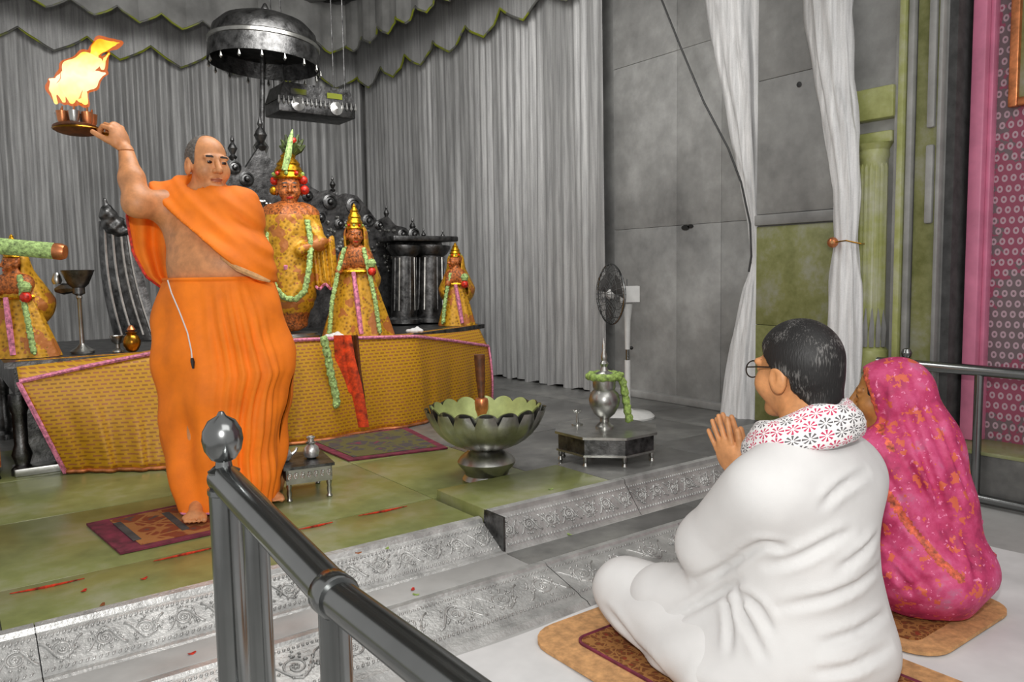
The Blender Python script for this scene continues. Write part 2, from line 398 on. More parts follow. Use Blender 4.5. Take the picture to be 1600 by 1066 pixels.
def head_prims(c, R, s=1.0, k0=.02):
    c = np.array(c, float); w_ = lambda *p: c + s * (np.array(p) @ R); S = s
    E = lambda p, r, k: ('el', k * S, (w_(*p), np.array(r) * S, R))
    pr = [E((0, -.012, .03), (.076, .097, .09), k0), E((0, .03, -.035), (.06, .062, .078), .03), E((0, .073, -.096), (.026, .022, .02), .025)]
    for q in (-1, 1):
        pr += [E((q * .04, .06, -.028), (.028, .03, .032), .025), E((q * .078, -.006, -.012), (.012, .025, .036), .008), ('-el', .003 * S, (w_(q * .092, .000, -.006), np.array([.008, .013, .020]) * S, R)), E((q * .082, .010, -.012), (.006, .006, .009), .004), E((q * .03, .083, .006), (.0135, .0125, .010), .004)]
    pr += [('rc', .014 * S, (w_(-.044, .083, .026), w_(.044, .083, .026), .009 * S, .009 * S)),
           ('rc', .012 * S, (w_(0, .092, .018), w_(0, .116, -.026), .008 * S, .014 * S)),
           E((.013, .1, -.03), (.009, .011, .008), .006), E((-.013, .1, -.03), (.009, .011, .008), .006),
           E((0, .092, -.06), (.025, .012, .0065), .006), E((0, .089, -.071), (.021, .012, .007), .005)]
    return pr
def head_paint(c, R, s=1.0):
    c = np.array(c, float)
    def f(Pm):
        q = ((Pm - c) @ R.T) / s; idx = np.zeros(len(Pm), int)
        ax = np.abs(q[:, 0]); face = q[:, 1] > .06
        idx[face & (ax > .015) & (ax < .047) & (np.abs(q[:, 2] - .029 + (ax - .03) ** 2 * 8) < .0045)] = 1
        idx[face & (np.hypot((ax - .03) / 1.6, q[:, 2] - .005) < .0062)] = 2
        idx[face & (ax < .024) & (np.abs(q[:, 2] + .0655) < .009 - ax * .2) & (q[:, 1] > .085)] = 3
        return idx
    return f
def hand_prims(wr, u, n, t, s=1.0, curl=(.1, .1, .1), spread=.05, tcurl=.3, tang=.7):
    # wr wrist, u towards the fingers, n palm side, t thumb side
    wr = np.array(wr, float); u = np.array(u, float) / np.linalg.norm(u); n = np.array(n, float); n = n - u * (n @ u); n = n / np.linalg.norm(n)
    t2 = np.cross(n, u); t = t2 * np.sign(t2 @ np.array(t, float)); R = np.stack([t, u, n])
    pr = [('el', .015 * s, (wr + u * .05 * s, np.array([.040, .056, .015]) * s, R)), ('el', .012 * s, (wr + u * .035 * s + t * .022 * s + n * .006 * s, np.array([.018, .034, .016]) * s, R))]
    for k, (off, ln) in enumerate(((.030, .070), (.010, .080), (-.010, .075), (-.030, .058))):
        p = wr + (u * .088 + t * off - u * abs(off - .005) * .25) * s; d = u + t * spread * (off / .03); ang = 0; r = (.0092 - .0005 * k) * s
        for j, fr in enumerate((.45, .32, .23)):
            ang += curl[j]; dd = d * math.cos(ang) + n * math.sin(ang); dd = dd / np.linalg.norm(dd); e = p + dd * ln * fr * s
            pr.append(('rc', (.006 if j == 0 else .001) * s, (p, e, r * (1 - .06 * j), r * (1 - .06 * (j + 1))))); p = e
    p = wr + (u * .025 + t * .032 + n * .008) * s; d = u * math.cos(tang) + t * math.sin(tang) * .8 + n * tcurl
    for j, ln in enumerate((.034, .030, .024)):
        dd = d / np.linalg.norm(d); e = p + dd * ln * s; pr.append(('rc', (.012 if j == 0 else .002) * s, (p, e, (.0125 - .001 * j) * s, (.0115 - .0012 * j) * s))); p = e; d = d * .9 + u * .25 + n * tcurl * .25
    return pr

# ================================================================== THE SETTING
PZ = .18
fl = struct(MB().box(-1.6, 4.6, -1.6, 1.9, -.12, 0).build('floor', 'marble_floor', smooth=False))
base = struct(MB().box(-1.6, 4.6, 2.45, 8.6, -.12, PZ - .012).build('floor_upper', 'marble_grey', smooth=False))
ys = [2.452, 2.78, 3.55, 4.3, 5.1, 5.9, 6.7, 7.5, 8.4]; xs = [-1.6, -.75, .09, .86, 1.63, 2.2, 2.95, 3.65, 4.4]
for j in range(len(ys) - 1):
    for i in range(len(xs) - 1):
        if xs[i] >= 1.6 and j == 0: continue
        m = 'marble_green' if xs[i + 1] < 2.25 and ys[j] < 5 else 'marble_grey'
        g = .002; MB().box(xs[i] + g, xs[i + 1] - g, ys[j] + g, ys[j + 1] - g, PZ - .03, PZ + random.uniform(-.0006, .0006), .0015).build('slab', m, base)
kb = [1.645, 2.3, 2.96, 3.62, 4.3]
for i in range(4): MB().box(kb[i] + .001, kb[i + 1] - .001, 2.405, 2.775, PZ - .04, PZ + .036, .004).build('kerb_slab', 'marble_grey' if i else 'marble_green', base)

# silver clad risers: an inclined, moulded profile with chased scrolls
def riser(name, x0s, prof, orn, mat='silver_bright', seed=1):
    rnd = random.Random(seed); root = None
    lo, hi = prof[0], prof[-1]
    root = struct(MB().prism([(y + .012, z - .004) for y, z in prof] + [(hi[0] + .03, lo[1] - .02)], (x0s[-1] - x0s[0], 0, 0), (x0s[0], 0, 0), ((0, 1, 0), (0, 0, 1))).build(name, 'silver_dark', smooth=False))
    P0, P1 = [np.array((0,) + tuple(q)) for q in orn]; et = P1 - P0; H = np.linalg.norm(et); et = et / H; n = np.cross((1, 0, 0), et); n = n if n[1] < 0 else -n
    W = lambda s_, t_, h_=.001: np.array((s_, 0, 0)) + P0 + et * t_ + n * h_
    for i in range(len(x0s) - 1):
        a, b = x0s[i] + .0015, x0s[i + 1] - .0015
        p = MB().grid([[(x, y, z) for y, z in prof] for x in (a, b)]).build('silver_panel', mat, root, smooth=False)
        r = MB(); L = b - a; nu = max(1, round(L / (H * 1.22))); ul = L / nu
        for k in range(nu):
            cx = a + (k + .5) * ul; sg = 1 if k % 2 else -1; R0 = H * .33; cy = H * .5
            sp = [W(cx + (R0 * (1 - q / 30 * .88)) * math.cos(sg * (q / 30 * 4.2 * PI)), cy + (R0 * (1 - q / 30 * .88)) * math.sin(sg * (q / 30 * 4.2 * PI))) for q in range(31)]
            r.tube(sp, [.0046 * (1 - .5 * q / 30) for q in range(31)], 4)
            r.tube([W(cx - ul * .5 + ul * q / 10, cy + sg * H * .40 * math.cos(PI * (q / 10 - .5) * 2) * (.95 if 1 < q < 9 else .9)) for q in range(11)], .0038, 4)
            for q in range(24):
                an = rnd.uniform(0, 2 * PI); rr = R0 * rnd.uniform(.75, 1.3); lx, ly = cx + rr * 1.15 * math.cos(an), min(max(cy + rr * math.sin(an), H * .08), H * .92)
                d = rnd.uniform(0, 2 * PI); ll = H * .085
                r.tube([W(lx, ly), W(lx + ll * .5 * math.cos(d), ly + ll * .5 * math.sin(d), .003), W(lx + ll * math.cos(d), ly + ll * math.sin(d))], [.001, .0055, .0008], 4)
            for q in range(6): r.ball(W(cx + H * .06 * math.cos(q * PI / 3), cy + H * .06 * math.sin(q * PI / 3)), .0045, 6)
        o = r.build('scroll_relief', mat, p, angle=False); o['kind'] = 'stuff'
        e = MB()
        for t_, w_, st in ((-.012, .010, .016), (H + .008, .008, .014)):
            for q in range(int(L / st)): e.tube([W(a + (q + .3) * st, t_ - w_ * .5), W(a + (q + .55) * st, t_, .004), W(a + (q + .8) * st, t_ + w_ * .5)], [.002, .0045, .002], 4, cap=False)
        o = e.build('beaded_edge', mat, p, angle=False); o['kind'] = 'stuff'
    return root
riser('trim_1', [-1.5, .165, .9, 1.643], [(2.270, .080), (2.285, .088), (2.300, .090), (2.312, .1), (2.405, .158), (2.425, .163), (2.432, .178), (2.455, .182)], [(2.322, .105), (2.396, .152)], 'silver_relief', 2)
riser('trim_2', [-1.5, .3, 1.0, 1.7, 2.4, 3.1, 3.8], [(1.880, .0), (1.9, .014), (1.93, .018), (1.945, .026), (2.095, .068), (2.112, .072), (2.118, .081), (2.15, .083)], [(1.96, .03), (2.085, .064)], 'silver_relief', 3)
riser('trim_3', [1.645, 2.36, 3.08, 3.8], [(2.283, .080), (2.298, .092), (2.306, .104), (2.372, .184), (2.384, .196), (2.386, .214), (2.41, .218)], [(2.312, .112), (2.366, .177)], 'silver_relief', 4)
MB().box(1.636, 1.6445, 2.285, 2.405, .08, .218).build('end_plate', 'silver_dark', bpy.data.objects['trim_3'], smooth=False)
td = struct(MB().box(-1.5, 3.8, 2.12, 2.30, .0, .081).build('trim_4', 'marble_floor', smooth=False))
for a, b in ((-1.5, -.2), (-.2, .72), (.72, 1.64), (1.64, 2.6), (2.6, 3.8)): MB().box(a + .001, b - .001, 2.14, 2.275, .08, .084, .001).build('tread_slab', 'marble_floor' if b < 1.7 else 'marble_grey', td)

# back wall, right wall
wb = struct(MB().box(-1.6, 4.6, 8.45, 8.6, 0, 4.2).build('wall_back', 'marble_wall', smooth=False))
wr_ = struct(MB().box(4.2, 4.4, -1.6, 8.5, 0, 4.2).build('wall_right', 'marble_wall', smooth=False))
wy = [2.95, 3.32, 3.70, 4.32]
for i in range(3):
    for z0, z1 in ((PZ, 1.42), (1.42, 2.6), (2.6, 4.0)):
        MB().box(4.175 + random.uniform(-.002, .002), 4.205, wy[i] + .001, wy[i + 1] - .001, z0 + .001, z1 - .001, .002).build('marble_panel', 'marble_wall', wr_)
struct(MB().box(4.12, 4.2, 2.95, 4.4, PZ, PZ + .05, .006).build('baseboard_right', 'marble_wall'))
hl = MB()
for c, s_ in (((4.176, 3.62, 1.402), 1.0), ((4.176, 3.575, 1.408), .7)): hl.lathe([(.022 * s_, 0), (.03 * s_, .003), (.03 * s_, .006), (.0, .006)], c, 10, (-1, 0, 0), 1.2, .6)
hl.build('drill_hole', 'black', wr_)
# pier with dado, ledge, fluted pilaster and jamb
pier = struct(MB().box(3.97, 4.2, 1.83, 2.885, 0, 4.2).build('wall_pier', 'marble_wall', smooth=False))
for z0, z1, m in ((.2, .78, 'dado'), (.78, 1.36, 'dado'), (1.43, 2.2, 'marble_wall'), (2.2, 3.0, 'marble_wall'), (3.0, 4.1, 'marble_wall')):
    MB().box(3.952, 3.975, 2.31, 2.884, z0 + .001, z1 - .001, .003).build('marble_panel', m, pier)
MB().box(3.935, 3.975, 2.31, 2.89, 1.365, 1.428, .008).build('ledge', 'marble_wall', pier)
MB().lathe([(.012, 0), (.016, .004), (0, .005)], atx(1249, 132, 3.952), 8, (-1, 0, 0)).build('drill_hole', 'black', pier)
PY0, PY1 = 2.06, 2.28; pc = (PY0 + PY1) / 2
pil = MB().box(3.90, 3.975, PY0, PY1, .2, .56, .008).box(3.90, 3.975, PY0 - .01, PY1 + .01, 1.86, 2.02, .012).box(3.915, 3.975, PY0, PY1, 1.74, 1.80, .012).build('pilaster', 'marble_pillar', pier)
MB().lathe([(.06, .56), (.085, .58), (.10, .63), (.095, .68), (.075, .70), (.078, .73), (.072, .75), (.070, 1.66), (.078, 1.68), (.074, 1.71), (.092, 1.74)], (3.952, pc, 0), 20).build('column_shaft', 'marble_pillar', pil)
for k in range(9):
    a = PI / 2 + PI * (k + .5) / 9
    MB().tube([(3.952 + .072 * math.cos(a), pc + .072 * math.sin(a), z) for z in (.78, .8, 1.2, 1.62, 1.64)], [.002, .0085, .0085, .0085, .002], 6).build('flute', 'marble_pillar', pil)
for k in range(8):
    a = PI / 2 + PI * (k + .5) / 8
    MB().tube([(3.952 + .078 * math.cos(a), pc + .078 * math.sin(a), .70), (3.952 + .082 * math.cos(a), pc + .082 * math.sin(a), .80), (3.952 + .076 * math.cos(a), pc + .076 * math.sin(a), .90)], [.012, .014, .002], 6).build('base_leaf', 'marble_wall', pil)
for y0, y1, x0, m in ((2.035, 2.055, 3.92, 'marble_wall'), (2.000, 2.030, 3.90, 'marble_pillar'), (1.965, 1.995, 3.92, 'marble_wall'), (1.85, 1.96, 3.945, 'dado'), (1.83, 1.85, 3.925, 'marble_wall')):
    MB().box(x0, 3.975, y0, y1, .2, 4.1, .006).build('jamb_moulding', m, pier)
for z0, z1 in ((1.32, 1.70), (1.78, 2.5)): MB().box(3.925, 3.975, 1.862, 1.90, z0, z1, .01).build('jamb_panel', 'marble_wall', pier)
struct(MB().box(3.985, 4.2, 1.79, 1.83, 0, 4.1).build('gap_shade_strip', 'gap_dark', smooth=False))  # solid strip beside the pier; the gap's shade is put into its dark colour
# pink painted frame and patterned panel beside the pier
pf = struct(MB().box(4.16, 4.21, -1.6, 1.785, .2, 4.1).build('wall_panel', 'pink_panel', smooth=False))
MB().box(4.07, 4.17, 1.70, 1.765, .25, 4.1, .01).build('frame_post', 'pink_paint', pf)
MB().box(4.11, 4.17, 1.68, 1.70, .25, 4.1, .004).build('frame_bead', 'pink_paint', pf)
pl = struct(MB().box(3.87, 4.2, -1.6, 1.785, -.02, .235).build('trim_6', 'marble_grey', smooth=False))
for k in range(5): MB().box(3.866, 4.16, 1.78 - .66 * (k + 1) + .001, 1.78 - .66 * k - .001, .232, .25, .003).build('plinth_slab', 'marble_green' if k % 2 == 0 else 'marble_grey', pl)
pp = thing('picture_frame', 'gilt wooden picture frame hanging on the pink patterned panel', 'picture', (4.155, 1.4, 1.85))
for b in ((4.12, 4.158, 1.58, 1.62, 1.85, 2.9), (4.12, 4.158, 1.0, 1.04, 1.85, 2.9), (4.12, 4.158, 1.04, 1.58, 1.85, 1.89), (4.12, 4.158, 1.04, 1.58, 2.86, 2.9)): MB().box(*b, .006).build('frame_bar', 'copper', pp)
MB().box(4.145, 4.158, 1.04, 1.58, 1.89, 2.86).build('picture', 'dado', pp, smooth=False)

# ceiling canopy of cloth with valances
ce = struct(MB().box(-1.6, 4.6, 2.2, 8.6, 4.15, 4.3).build('ceiling', 'canopy', smooth=False))
can = thing('canopy', 'grey cloth canopy sagging under the ceiling over the altar', 'canopy', (1.5, 5.5, 3.85))
P = [[(x, y, 3.95 - .16 * math.sin(PI * ((i * 1.0) % 6) / 6) ** 2 - .03 * math.sin(j * 1.3)) for j, y in enumerate(np.linspace(2.4, 7.7, 19))] for i, x in enumerate(np.linspace(-1.4, 3.62, 37))]
MB().grid(P, (0, 0, .01)).build('canopy_cloth', 'canopy', can)
for a, b, sg in (((-1.4, 7.66), (3.6, 7.66), .22), ((3.6, 7.66), (3.6, 2.5), .22)):
    a, b = np.array(a), np.array(b); n_ = 60
    P = [[tuple(a + (b - a) * i / n_ + .03 * math.sin(i * .9) * np.array([0, 1])) + ((3.92 - .1 * abs(math.sin(PI * i / 15))) - .20 * k / 3 * (1 + .5 * abs(math.sin(PI * i / 15))),) for k in range(4)] for i in range(n_ + 1)]
    MB().grid(P).build('swag', 'canopy_dark', can)
def valance(name, label, a, b, z0, z1, scal, dep, mat, nrm, border=True):
    a, b = np.array(a, float), np.array(b, float); L = np.linalg.norm(b - a); t = thing(name, label, 'valance', (a[0], a[1], z1))
    ns = round(L / scal); m = ns * 8; nr = np.array(nrm + (0,), float)
    bot = []; rows = []
    for i in range(m + 1):
        q = np.append(a + (b - a) * i / m, 0); ph = (i % 8) / 8; zb = z1 - dep * (1 - abs(2 * ph - 1)) ** .8
        wv = nr * (.015 * math.sin(i * .8) + .008 * math.sin(i * 2.1))
        rows.append([q + wv + UP * (z0 + (zb - z0) * k / 3) for k in range(4)]); bot.append(q + wv + nr * .004 + UP * zb)
    MB().grid(rows, nr * -.006).build('valance_cloth', mat, t)
    if border: MB().tube(bot, .010, 5).build('valance_border', 'border', t)
    return t
valance('valance', 'grey scalloped canopy valance with yellow-green edging along the back', (-1.4, 7.6), (3.58, 7.6), 3.85, 3.46, .36, .10, 'canopy', (0, -1))
valance('valance', 'grey scalloped canopy valance with yellow-green edging along the right side', (3.58, 7.6), (3.58, 2.6), 3.85, 3.46, .36, .10, 'canopy', (-1, 0))
def curtain(name, label, a, b, z0, z1, nrm, mat, pitch=.11, amp=.045, seed=0, rows=10):
    rnd = np.random.default_rng(seed); a, b = np.array(a, float), np.array(b, float); L = np.linalg.norm(b - a); m = int(L / .016); nr = np.array(nrm, float)
    s_ = np.linspace(0, L, m + 1); ph = 2 * PI * s_ / pitch + 1.6 * np.sin(s_ * 5.1) + 1.1 * np.sin(s_ * 11.7 + 1)
    A = amp * (.55 + .45 * np.sin(s_ * 3.3 + 1) * np.sin(s_ * 7.9)); G = []
    for k in range(rows + 1):
        z = z1 + (z0 - z1) * k / rows; f = .55 + .45 * k / rows
        dsp = A * f * np.sin(ph + .35 * math.sin(k * .5)) + .012 * np.sin(s_ * 61 + k * .2)
        G.append([np.append(a + (b - a) * q / L + nr * dd, z + (.012 * math.sin(q * 23) if k == rows else 0)) for q, dd in zip(s_, dsp)])
    t = thing(name, label, 'curtain', (a[0], a[1], z0)); MB().grid(G).build('curtain_cloth', mat, t, angle=False); return t
c1 = curtain('wall_curtain', 'silver-grey pleated curtain covering the back wall behind the altar', (-1.4, 8.28), (4.08, 8.28), PZ + .01, 3.9, (0, 1), 'curtain', .10, .034, 1)
c2 = curtain('wall_curtain', 'silver-grey pleated curtain along the right wall beside the bare marble', (4.06, 8.2), (4.06, 4.30), PZ + .01, 3.9, (1, 0), 'curtain', .09, .038, 2)
valance('valance', 'grey zigzag valance across the top of the back curtain', (-1.4, 8.18), (3.98, 8.18), 3.75, 3.32, .55, .16, 'curtain', (0, -1))
valance('valance', 'grey zigzag valance across the top of the right wall curtain', (3.96, 8.15), (3.96, 4.32), 3.75, 3.30, .55, .16, 'curtain', (-1, 0))

# two white gathered drapes at the pier, tie and cable
def drape(label, secs, X, seed):
    t = thing('gathered_drape', label, 'drape', atx(*secs[-1][:2], X)); G = []; rnd = random.Random(seed); n = 48
    ZZ = []
    fine = []
    for k in range(len(secs) - 1):
        for q in range(6): w_ = q / 6; fine.append([secs[k][i] * (1 - w_) + secs[k + 1][i] * w_ for i in range(3)])
    fine.append(list(secs[-1])); ph = [rnd.uniform(0, 6) for _ in range(6)]
    for yl, (y, x0, x1) in enumerate([(f_[2], f_[0], f_[1]) for f_ in fine]):
        a, b = atx(x0, y, X), atx(x1, y, X); wd = abs(b[1] - a[1]); c = (a + b) / 2; row = []
        for i in range(n):
            th = 2 * PI * i / n; rr = 1 + .13 * math.sin(9 * th + ph[0] + .12 * yl) + .08 * math.sin(17 * th + ph[1] - .2 * yl) + .04 * math.sin(5 * th + yl * .8)
            row.append(c + np.array([.32 * max(wd, .07) * math.sin(th) * rr, wd * .5 * math.cos(th) * rr * .96, 0]))
        row.append(row[0]); G.append(row)
    MB().grid(G).build('drape_cloth', 'sheer', t, angle=False); return t
drape('white crinkled drape pinched at mid height behind the edge of the pier', [(1104, 1200, -60), (1120, 1196, 60), (1140, 1192, 170), (1156, 1190, 270), (1170, 1188, 350), (1176, 1189, 410), (1164, 1190, 450), (1146, 1190, 540), (1128, 1190, 660)], 4.10, 1)
drape('long white crinkled drape hanging in front of the pier beside the fluted column', [(1258, 1332, -60), (1266, 1328, 40), (1278, 1330, 130), (1292, 1340, 210), (1304, 1342, 300), (1306, 1338, 375), (1299, 1344, 440), (1294, 1346, 530), (1300, 1342, 600), (1296, 1340, 700), (1290, 1345, 760)], 3.84, 2)
tb = thing('curtain_tie', 'orange flower ball on a thin cord tied round the white drape', 'curtain tie', atx(1301, 379, 3.78))
MB().ball(atx(1301, 379, 3.78), .028, 12).build('flower_ball', 'copper', tb)
MB().tube([atx(1301, 379, 3.77), atx(1322, 376, 3.765), atx(1345, 381, 3.80), atx(1352, 381, 3.9)], .004, 6).build('cord', 'brass', tb)
MB().lathe([(.0, 0), (.01, .004), (.006, .01)], atx(1301, 379, 3.747), 8, (-1, 0, 0)).build('flower_centre', 'rug_tan', tb)
cb = MB().tube([atx(x, y, 3.98) for x, y in ((1015, -45), (1034, 0), (1062, 70), (1100, 160), (1138, 232), (1158, 285), (1172, 350), (1174, 400), (1170, 425))], .006, 6).build('cable', 'wire')
tag(cb, 'thin black cable slanting down across the grey marble wall', 'cable')

# ================================================================== RAILINGS
RX = .37
rl = thing('steel_railing', 'polished steel railing with a ball-topped corner post in front of the steps', 'railing', (RX, 1.31, 0))
RZ = .775
MB().tube([(RX, 1.322, .785), (RX, 1.30, .784), (RX, .875, .732)], .0255, 24).build('handrail', 'steel', rl)
MB().tube([(RX, .885, .730), (RX, .4, .732), (RX, -.2, .735)], .0235, 24).build('handrail', 'steel', rl)
MB().lathe([(.034, 0), (.034, .004), (.026, .004), (.026, .76), (.028, .762), (.028, .77)], (RX, 1.31, 0), 24).build('post', 'steel', rl)
fn = MB().lathe([(.024, .795), (.026, .80), (.014, .806), (.0125, .816), (.020, .82), (.0295, .835), (.033, .852), (.031, .868), (.022, .884), (.008, .892), (.004, .899), (0, .90)], (RX, 1.31, 0), 24).build('ball_finial', 'steel', rl)
MB().tube([(RX, 1.16, .0), (RX, 1.16, .75)], .019, 20).build('post', 'steel', rl)
MB().tube([(RX, .875, .0), (RX, .875, .722)], .020, 20).build('post', 'steel', rl)
MB().lathe([(.0262, -.016), (.0285, -.013), (.0285, .013), (.0262, .016)], (RX, .875, .731), 24, (0, 1, 0)).build('collar', 'steel', rl)
for z in (.42, .18):
    MB().tube([(RX, 1.31, z), (RX, .2, z)], .011, 10).build('cross_bar', 'steel', rl)
MB().tube([(RX, .30, .0), (RX, .30, .715)], .020, 16).build('post', 'steel', rl)
r2 = thing('steel_railing', 'low dark steel railing with a small ball beside the pink panel', 'railing', (3.83, 1.58, 0))
MB().tube([(3.83, 2.06, .632), (3.83, -.4, .632)], .026, 16).build('handrail', 'steel', r2)
for y in (2.03, 1.58, .9, .2): MB().tube([(3.83, y, 0), (3.83, y, .62)], .019, 14).build('post', 'steel', r2)
MB().lathe([(.014, .652), (.012, .664), (.02, .67), (.026, .69), (.018, .708), (0, .714)], (3.83, 1.915, 0), 14).build('ball_finial', 'steel', r2)
MB().tube([(3.83, 2.03, .04), (3.83, -.4, .04)], .02, 12).build('cross_bar', 'steel', r2)

# ================================================================== FLOOR COVERINGS
def slab_poly(poly, z0, z1, wav=0.0):
    m = MB(); m.prism(poly, (0, 0, z1 - z0), (0, 0, z0), ((1, 0, 0), (0, 1, 0))); return m
def rrect(x0, x1, y0, y1, r, n=6):
    out = []
    for cx, cy, a0 in ((x1 - r, y1 - r, 0), (x0 + r, y1 - r, PI / 2), (x0 + r, y0 + r, PI), (x1 - r, y0 + r, 1.5 * PI)):
        out += [(cx + r * math.cos(a0 + PI / 2 * k / n), cy + r * math.sin(a0 + PI / 2 * k / n)) for k in range(n + 1)]
    return out
sh = MB(); nx, ny = 50, 36
sh.grid([[(x, y, .004 + .006 * max(0, math.sin(x * 9 + 3 * math.sin(y * 4))) * max(0, math.sin(y * 7 + x * 2)) ** 2) for y in np.linspace(-.6, 1.868 + .008 * math.sin(x * 8), ny)] for x in np.linspace(1.0, 3.30, nx)], (0, 0, -.0035))
tag(sh.build('floor_sheet', 'sheet', origin=(2.1, .6, 0)), 'wrinkled white cotton sheet spread over the lower floor', 'sheet')
m1 = thing('prayer_mat', 'brown patterned prayer mat with tan felt border under the man in white', 'mat', (1.75, 1.25, .01))
slab_poly(rrect(1.37, 2.12, .62, 1.83, .12), .010, .020).build('mat_border', 'rug_tan', m1)
slab_poly(rrect(1.47, 2.02, .72, 1.70, .04), .018, .024).build('mat_field', 'rug_brown', m1)
MB().tube([(x, y, .024) for x, y in rrect(1.47, 2.02, .72, 1.70, .04)], .005, 5, True).build('mat_piping', 'maroon', m1)
m2 = thing('prayer_mat', 'brown patterned prayer mat with tan felt border under the woman in pink', 'mat', (2.5, 1.3, .01))
slab_poly(rrect(2.18, 2.74, .99, 1.62, .1), .010, .020).build('mat_border', 'rug_tan', m2)
slab_poly(rrect(2.24, 2.67, 1.07, 1.55, .04), .018, .024).build('mat_field', 'rug_brown', m2)
m3 = thing('carpet', 'rust and maroon woven carpet under the priest in orange', 'carpet', (.7, 3.15, PZ + .002))
q = [atz(135, 822, PZ)[:2], atz(188, 868, PZ)[:2], atz(430, 815, PZ)[:2], atz(375, 772, PZ)[:2]]
slab_poly([tuple(p) for p in q], PZ + .002, PZ + .010).build('carpet_ground', 'maroon', m3)
cq = sum(q) / 4
def inner(f1, f2): return [tuple(cq + (p - cq) * f1 + (q[3] - q[0] + q[2] - q[1]) * f2) for p in q]
slab_poly(inner(.86, .03), PZ + .008, PZ + .0125).build('carpet_field', 'rug_red', m3)
for f_ in (.12, .42, .7):
    a, b = q[0] * (1 - f_) + q[3] * f_, q[1] * (1 - f_) + q[2] * f_
    d = (q[3] - q[0]) * .045; a2, b2 = a * .8 + b * .2, a * .2 + b * .8
    slab_poly([tuple(a2), tuple(b2), tuple(b2 + d), tuple(a2 + d)], PZ + .0125, PZ + .0145).build('carpet_bar', 'gap_dark', m3)
m4 = thing('carpet', 'dark woven carpet with maroon edge lying before the gold altar cloth', 'carpet', (2.0, 3.8, PZ + .002))
q4 = [atz(x, y, PZ)[:2] for x, y in ((545, 722), (700, 702), (636, 670), (470, 690))]
slab_poly([tuple(p) for p in q4], PZ + .002, PZ + .009).build('carpet_ground', 'maroon', m4)
c4 = sum(q4) / 4; slab_poly([tuple(c4 + (p - c4) * .85) for p in q4], PZ + .008, PZ + .012).build('carpet_field', 'rug_dark', m4)
for pts, lab in (([(15, 928), (70, 918), (132, 904)], 'long thin line of red powder on marble at the platform lip'), ([(240, 877), (290, 866), (334, 856)], 'thin line of red powder on marble beside the rust carpet'), ([(560, 806), (600, 799), (636, 791)], 'thin line of red powder on marble in front of the stool'), ([(465, 828), (495, 822), (520, 816)], 'short smear of red powder on marble near the handrail')):
    tag(MB().tube([atz(x, y, PZ + .003) for x, y in pts], [.0015, .0048, .0015], 5).build('powder_line', 'powder', origin=atz(*pts[1], PZ)), lab, 'powder')
for x, y, z, mm, lb in [(131, 924, .181, 'ruby', 'red flower petal beside the long red powder line on marble'), (225, 905, .181, 'ruby', 'red flower petal on marble between two red powder lines'), (160, 946, .181, 'copper', 'orange petal on the marble lip above the scrolled silver'), (605, 858, .181, 'leaf', 'green leaf scrap on the marble lip near the kerb corner'), (560, 865, .181, 'copper', 'orange petal on the marble lip behind the handrail'),
                         (862, 838, .084, 'copper', 'orange petal on the grey tread below the kerb'), (890, 836, .084, 'leaf', 'green leaf scrap on the grey tread below the kerb'), (650, 930, .084, 'leaf', 'green leaf scrap on the lower tread behind the handrail'), (645, 922, .084, 'ruby', 'red petal on the lower tread behind the handrail'), (300, 1022, .084, 'ruby', 'red petal on the white tread beside the railing post'), (860, 765, .217, 'leaf', 'green leaf scrap on top of the grey kerb')]:
    c = atz(x, y, z); a = random.uniform(0, 6)
    o = MB().grid([[c + .011 * np.array([math.cos(a) * i - math.sin(a) * j * (1 - .5 * abs(i)), math.sin(a) * i + math.cos(a) * j * (1 - .5 * abs(i)), .3 * i * i + .1]) for j in (-.6, 0, .6)] for i in (-1, 0, 1)], (0, 0, -.001)).build('flower_petal', mm, origin=c)
    tag(o, lb, 'petal', 'petals and leaves scattered on the steps')

# ================================================================== ALTAR
AZ = .735
al = thing('altar_table', 'long silver altar table with carved frieze and turned legs behind the gold cloth', 'altar', (1.5, 4.8, PZ))
AP = [(.25, 4.36), (2.45, 4.36), (3.3, 4.80), (3.3, 5.6), (.25, 5.6)]
XY = ((1, 0, 0), (0, 1, 0))
MB().prism(AP, (0, 0, .03), (0, 0, AZ - .03), XY).build('table_top', 'silver_dark', al, smooth=False)
MB().prism([(.29, 4.40), (2.44, 4.40), (3.26, 4.825), (3.26, 5.56), (.29, 5.56)], (0, 0, .15), (0, 0, AZ - .17), XY).build('frieze', 'silver_dark', al, smooth=False)
for k in range(9):
    p = np.array([2.5, 4.42, AZ - .095]) * (1 - k / 9) + np.array([3.24, 4.81, AZ - .095]) * (k / 9); MB().box(p[0], p[0] + .04, p[1] - .006, p[1] + .05, AZ - .14, AZ - .04, .003).build('pierced_panel', 'black' if k % 2 else 'silver', al)
for k in range(16): MB().lathe([(.03, 0), (.02, .006), (.008, .004), (0, .008)], (.36 + k * .13, 4.398, AZ - .105), 10, (0, -1, 0)).build('rosette', 'silver', al)
for x, y in ((.30, 4.42), (1.2, 4.42), (2.2, 4.42), (.30, 5.5), (3.15, 5.45)):
    MB().lathe([(.05, 0), (.05, .03), (.03, .05), (.045, .1), (.03, .15), (.032, .30), (.045, .34), (.04, AZ - PZ - .16)], (x, y, PZ), 14).build('leg', 'silver_dark', al)
MB().box(.30, 1.2, 4.46, 4.48, PZ + .04, AZ - .16).build('side_panel', 'silver_dark', al, smooth=False)
MB().box(.26, 1.2, 4.36, 4.5, PZ, PZ + .04, .006).build('stretcher', 'silver', al)
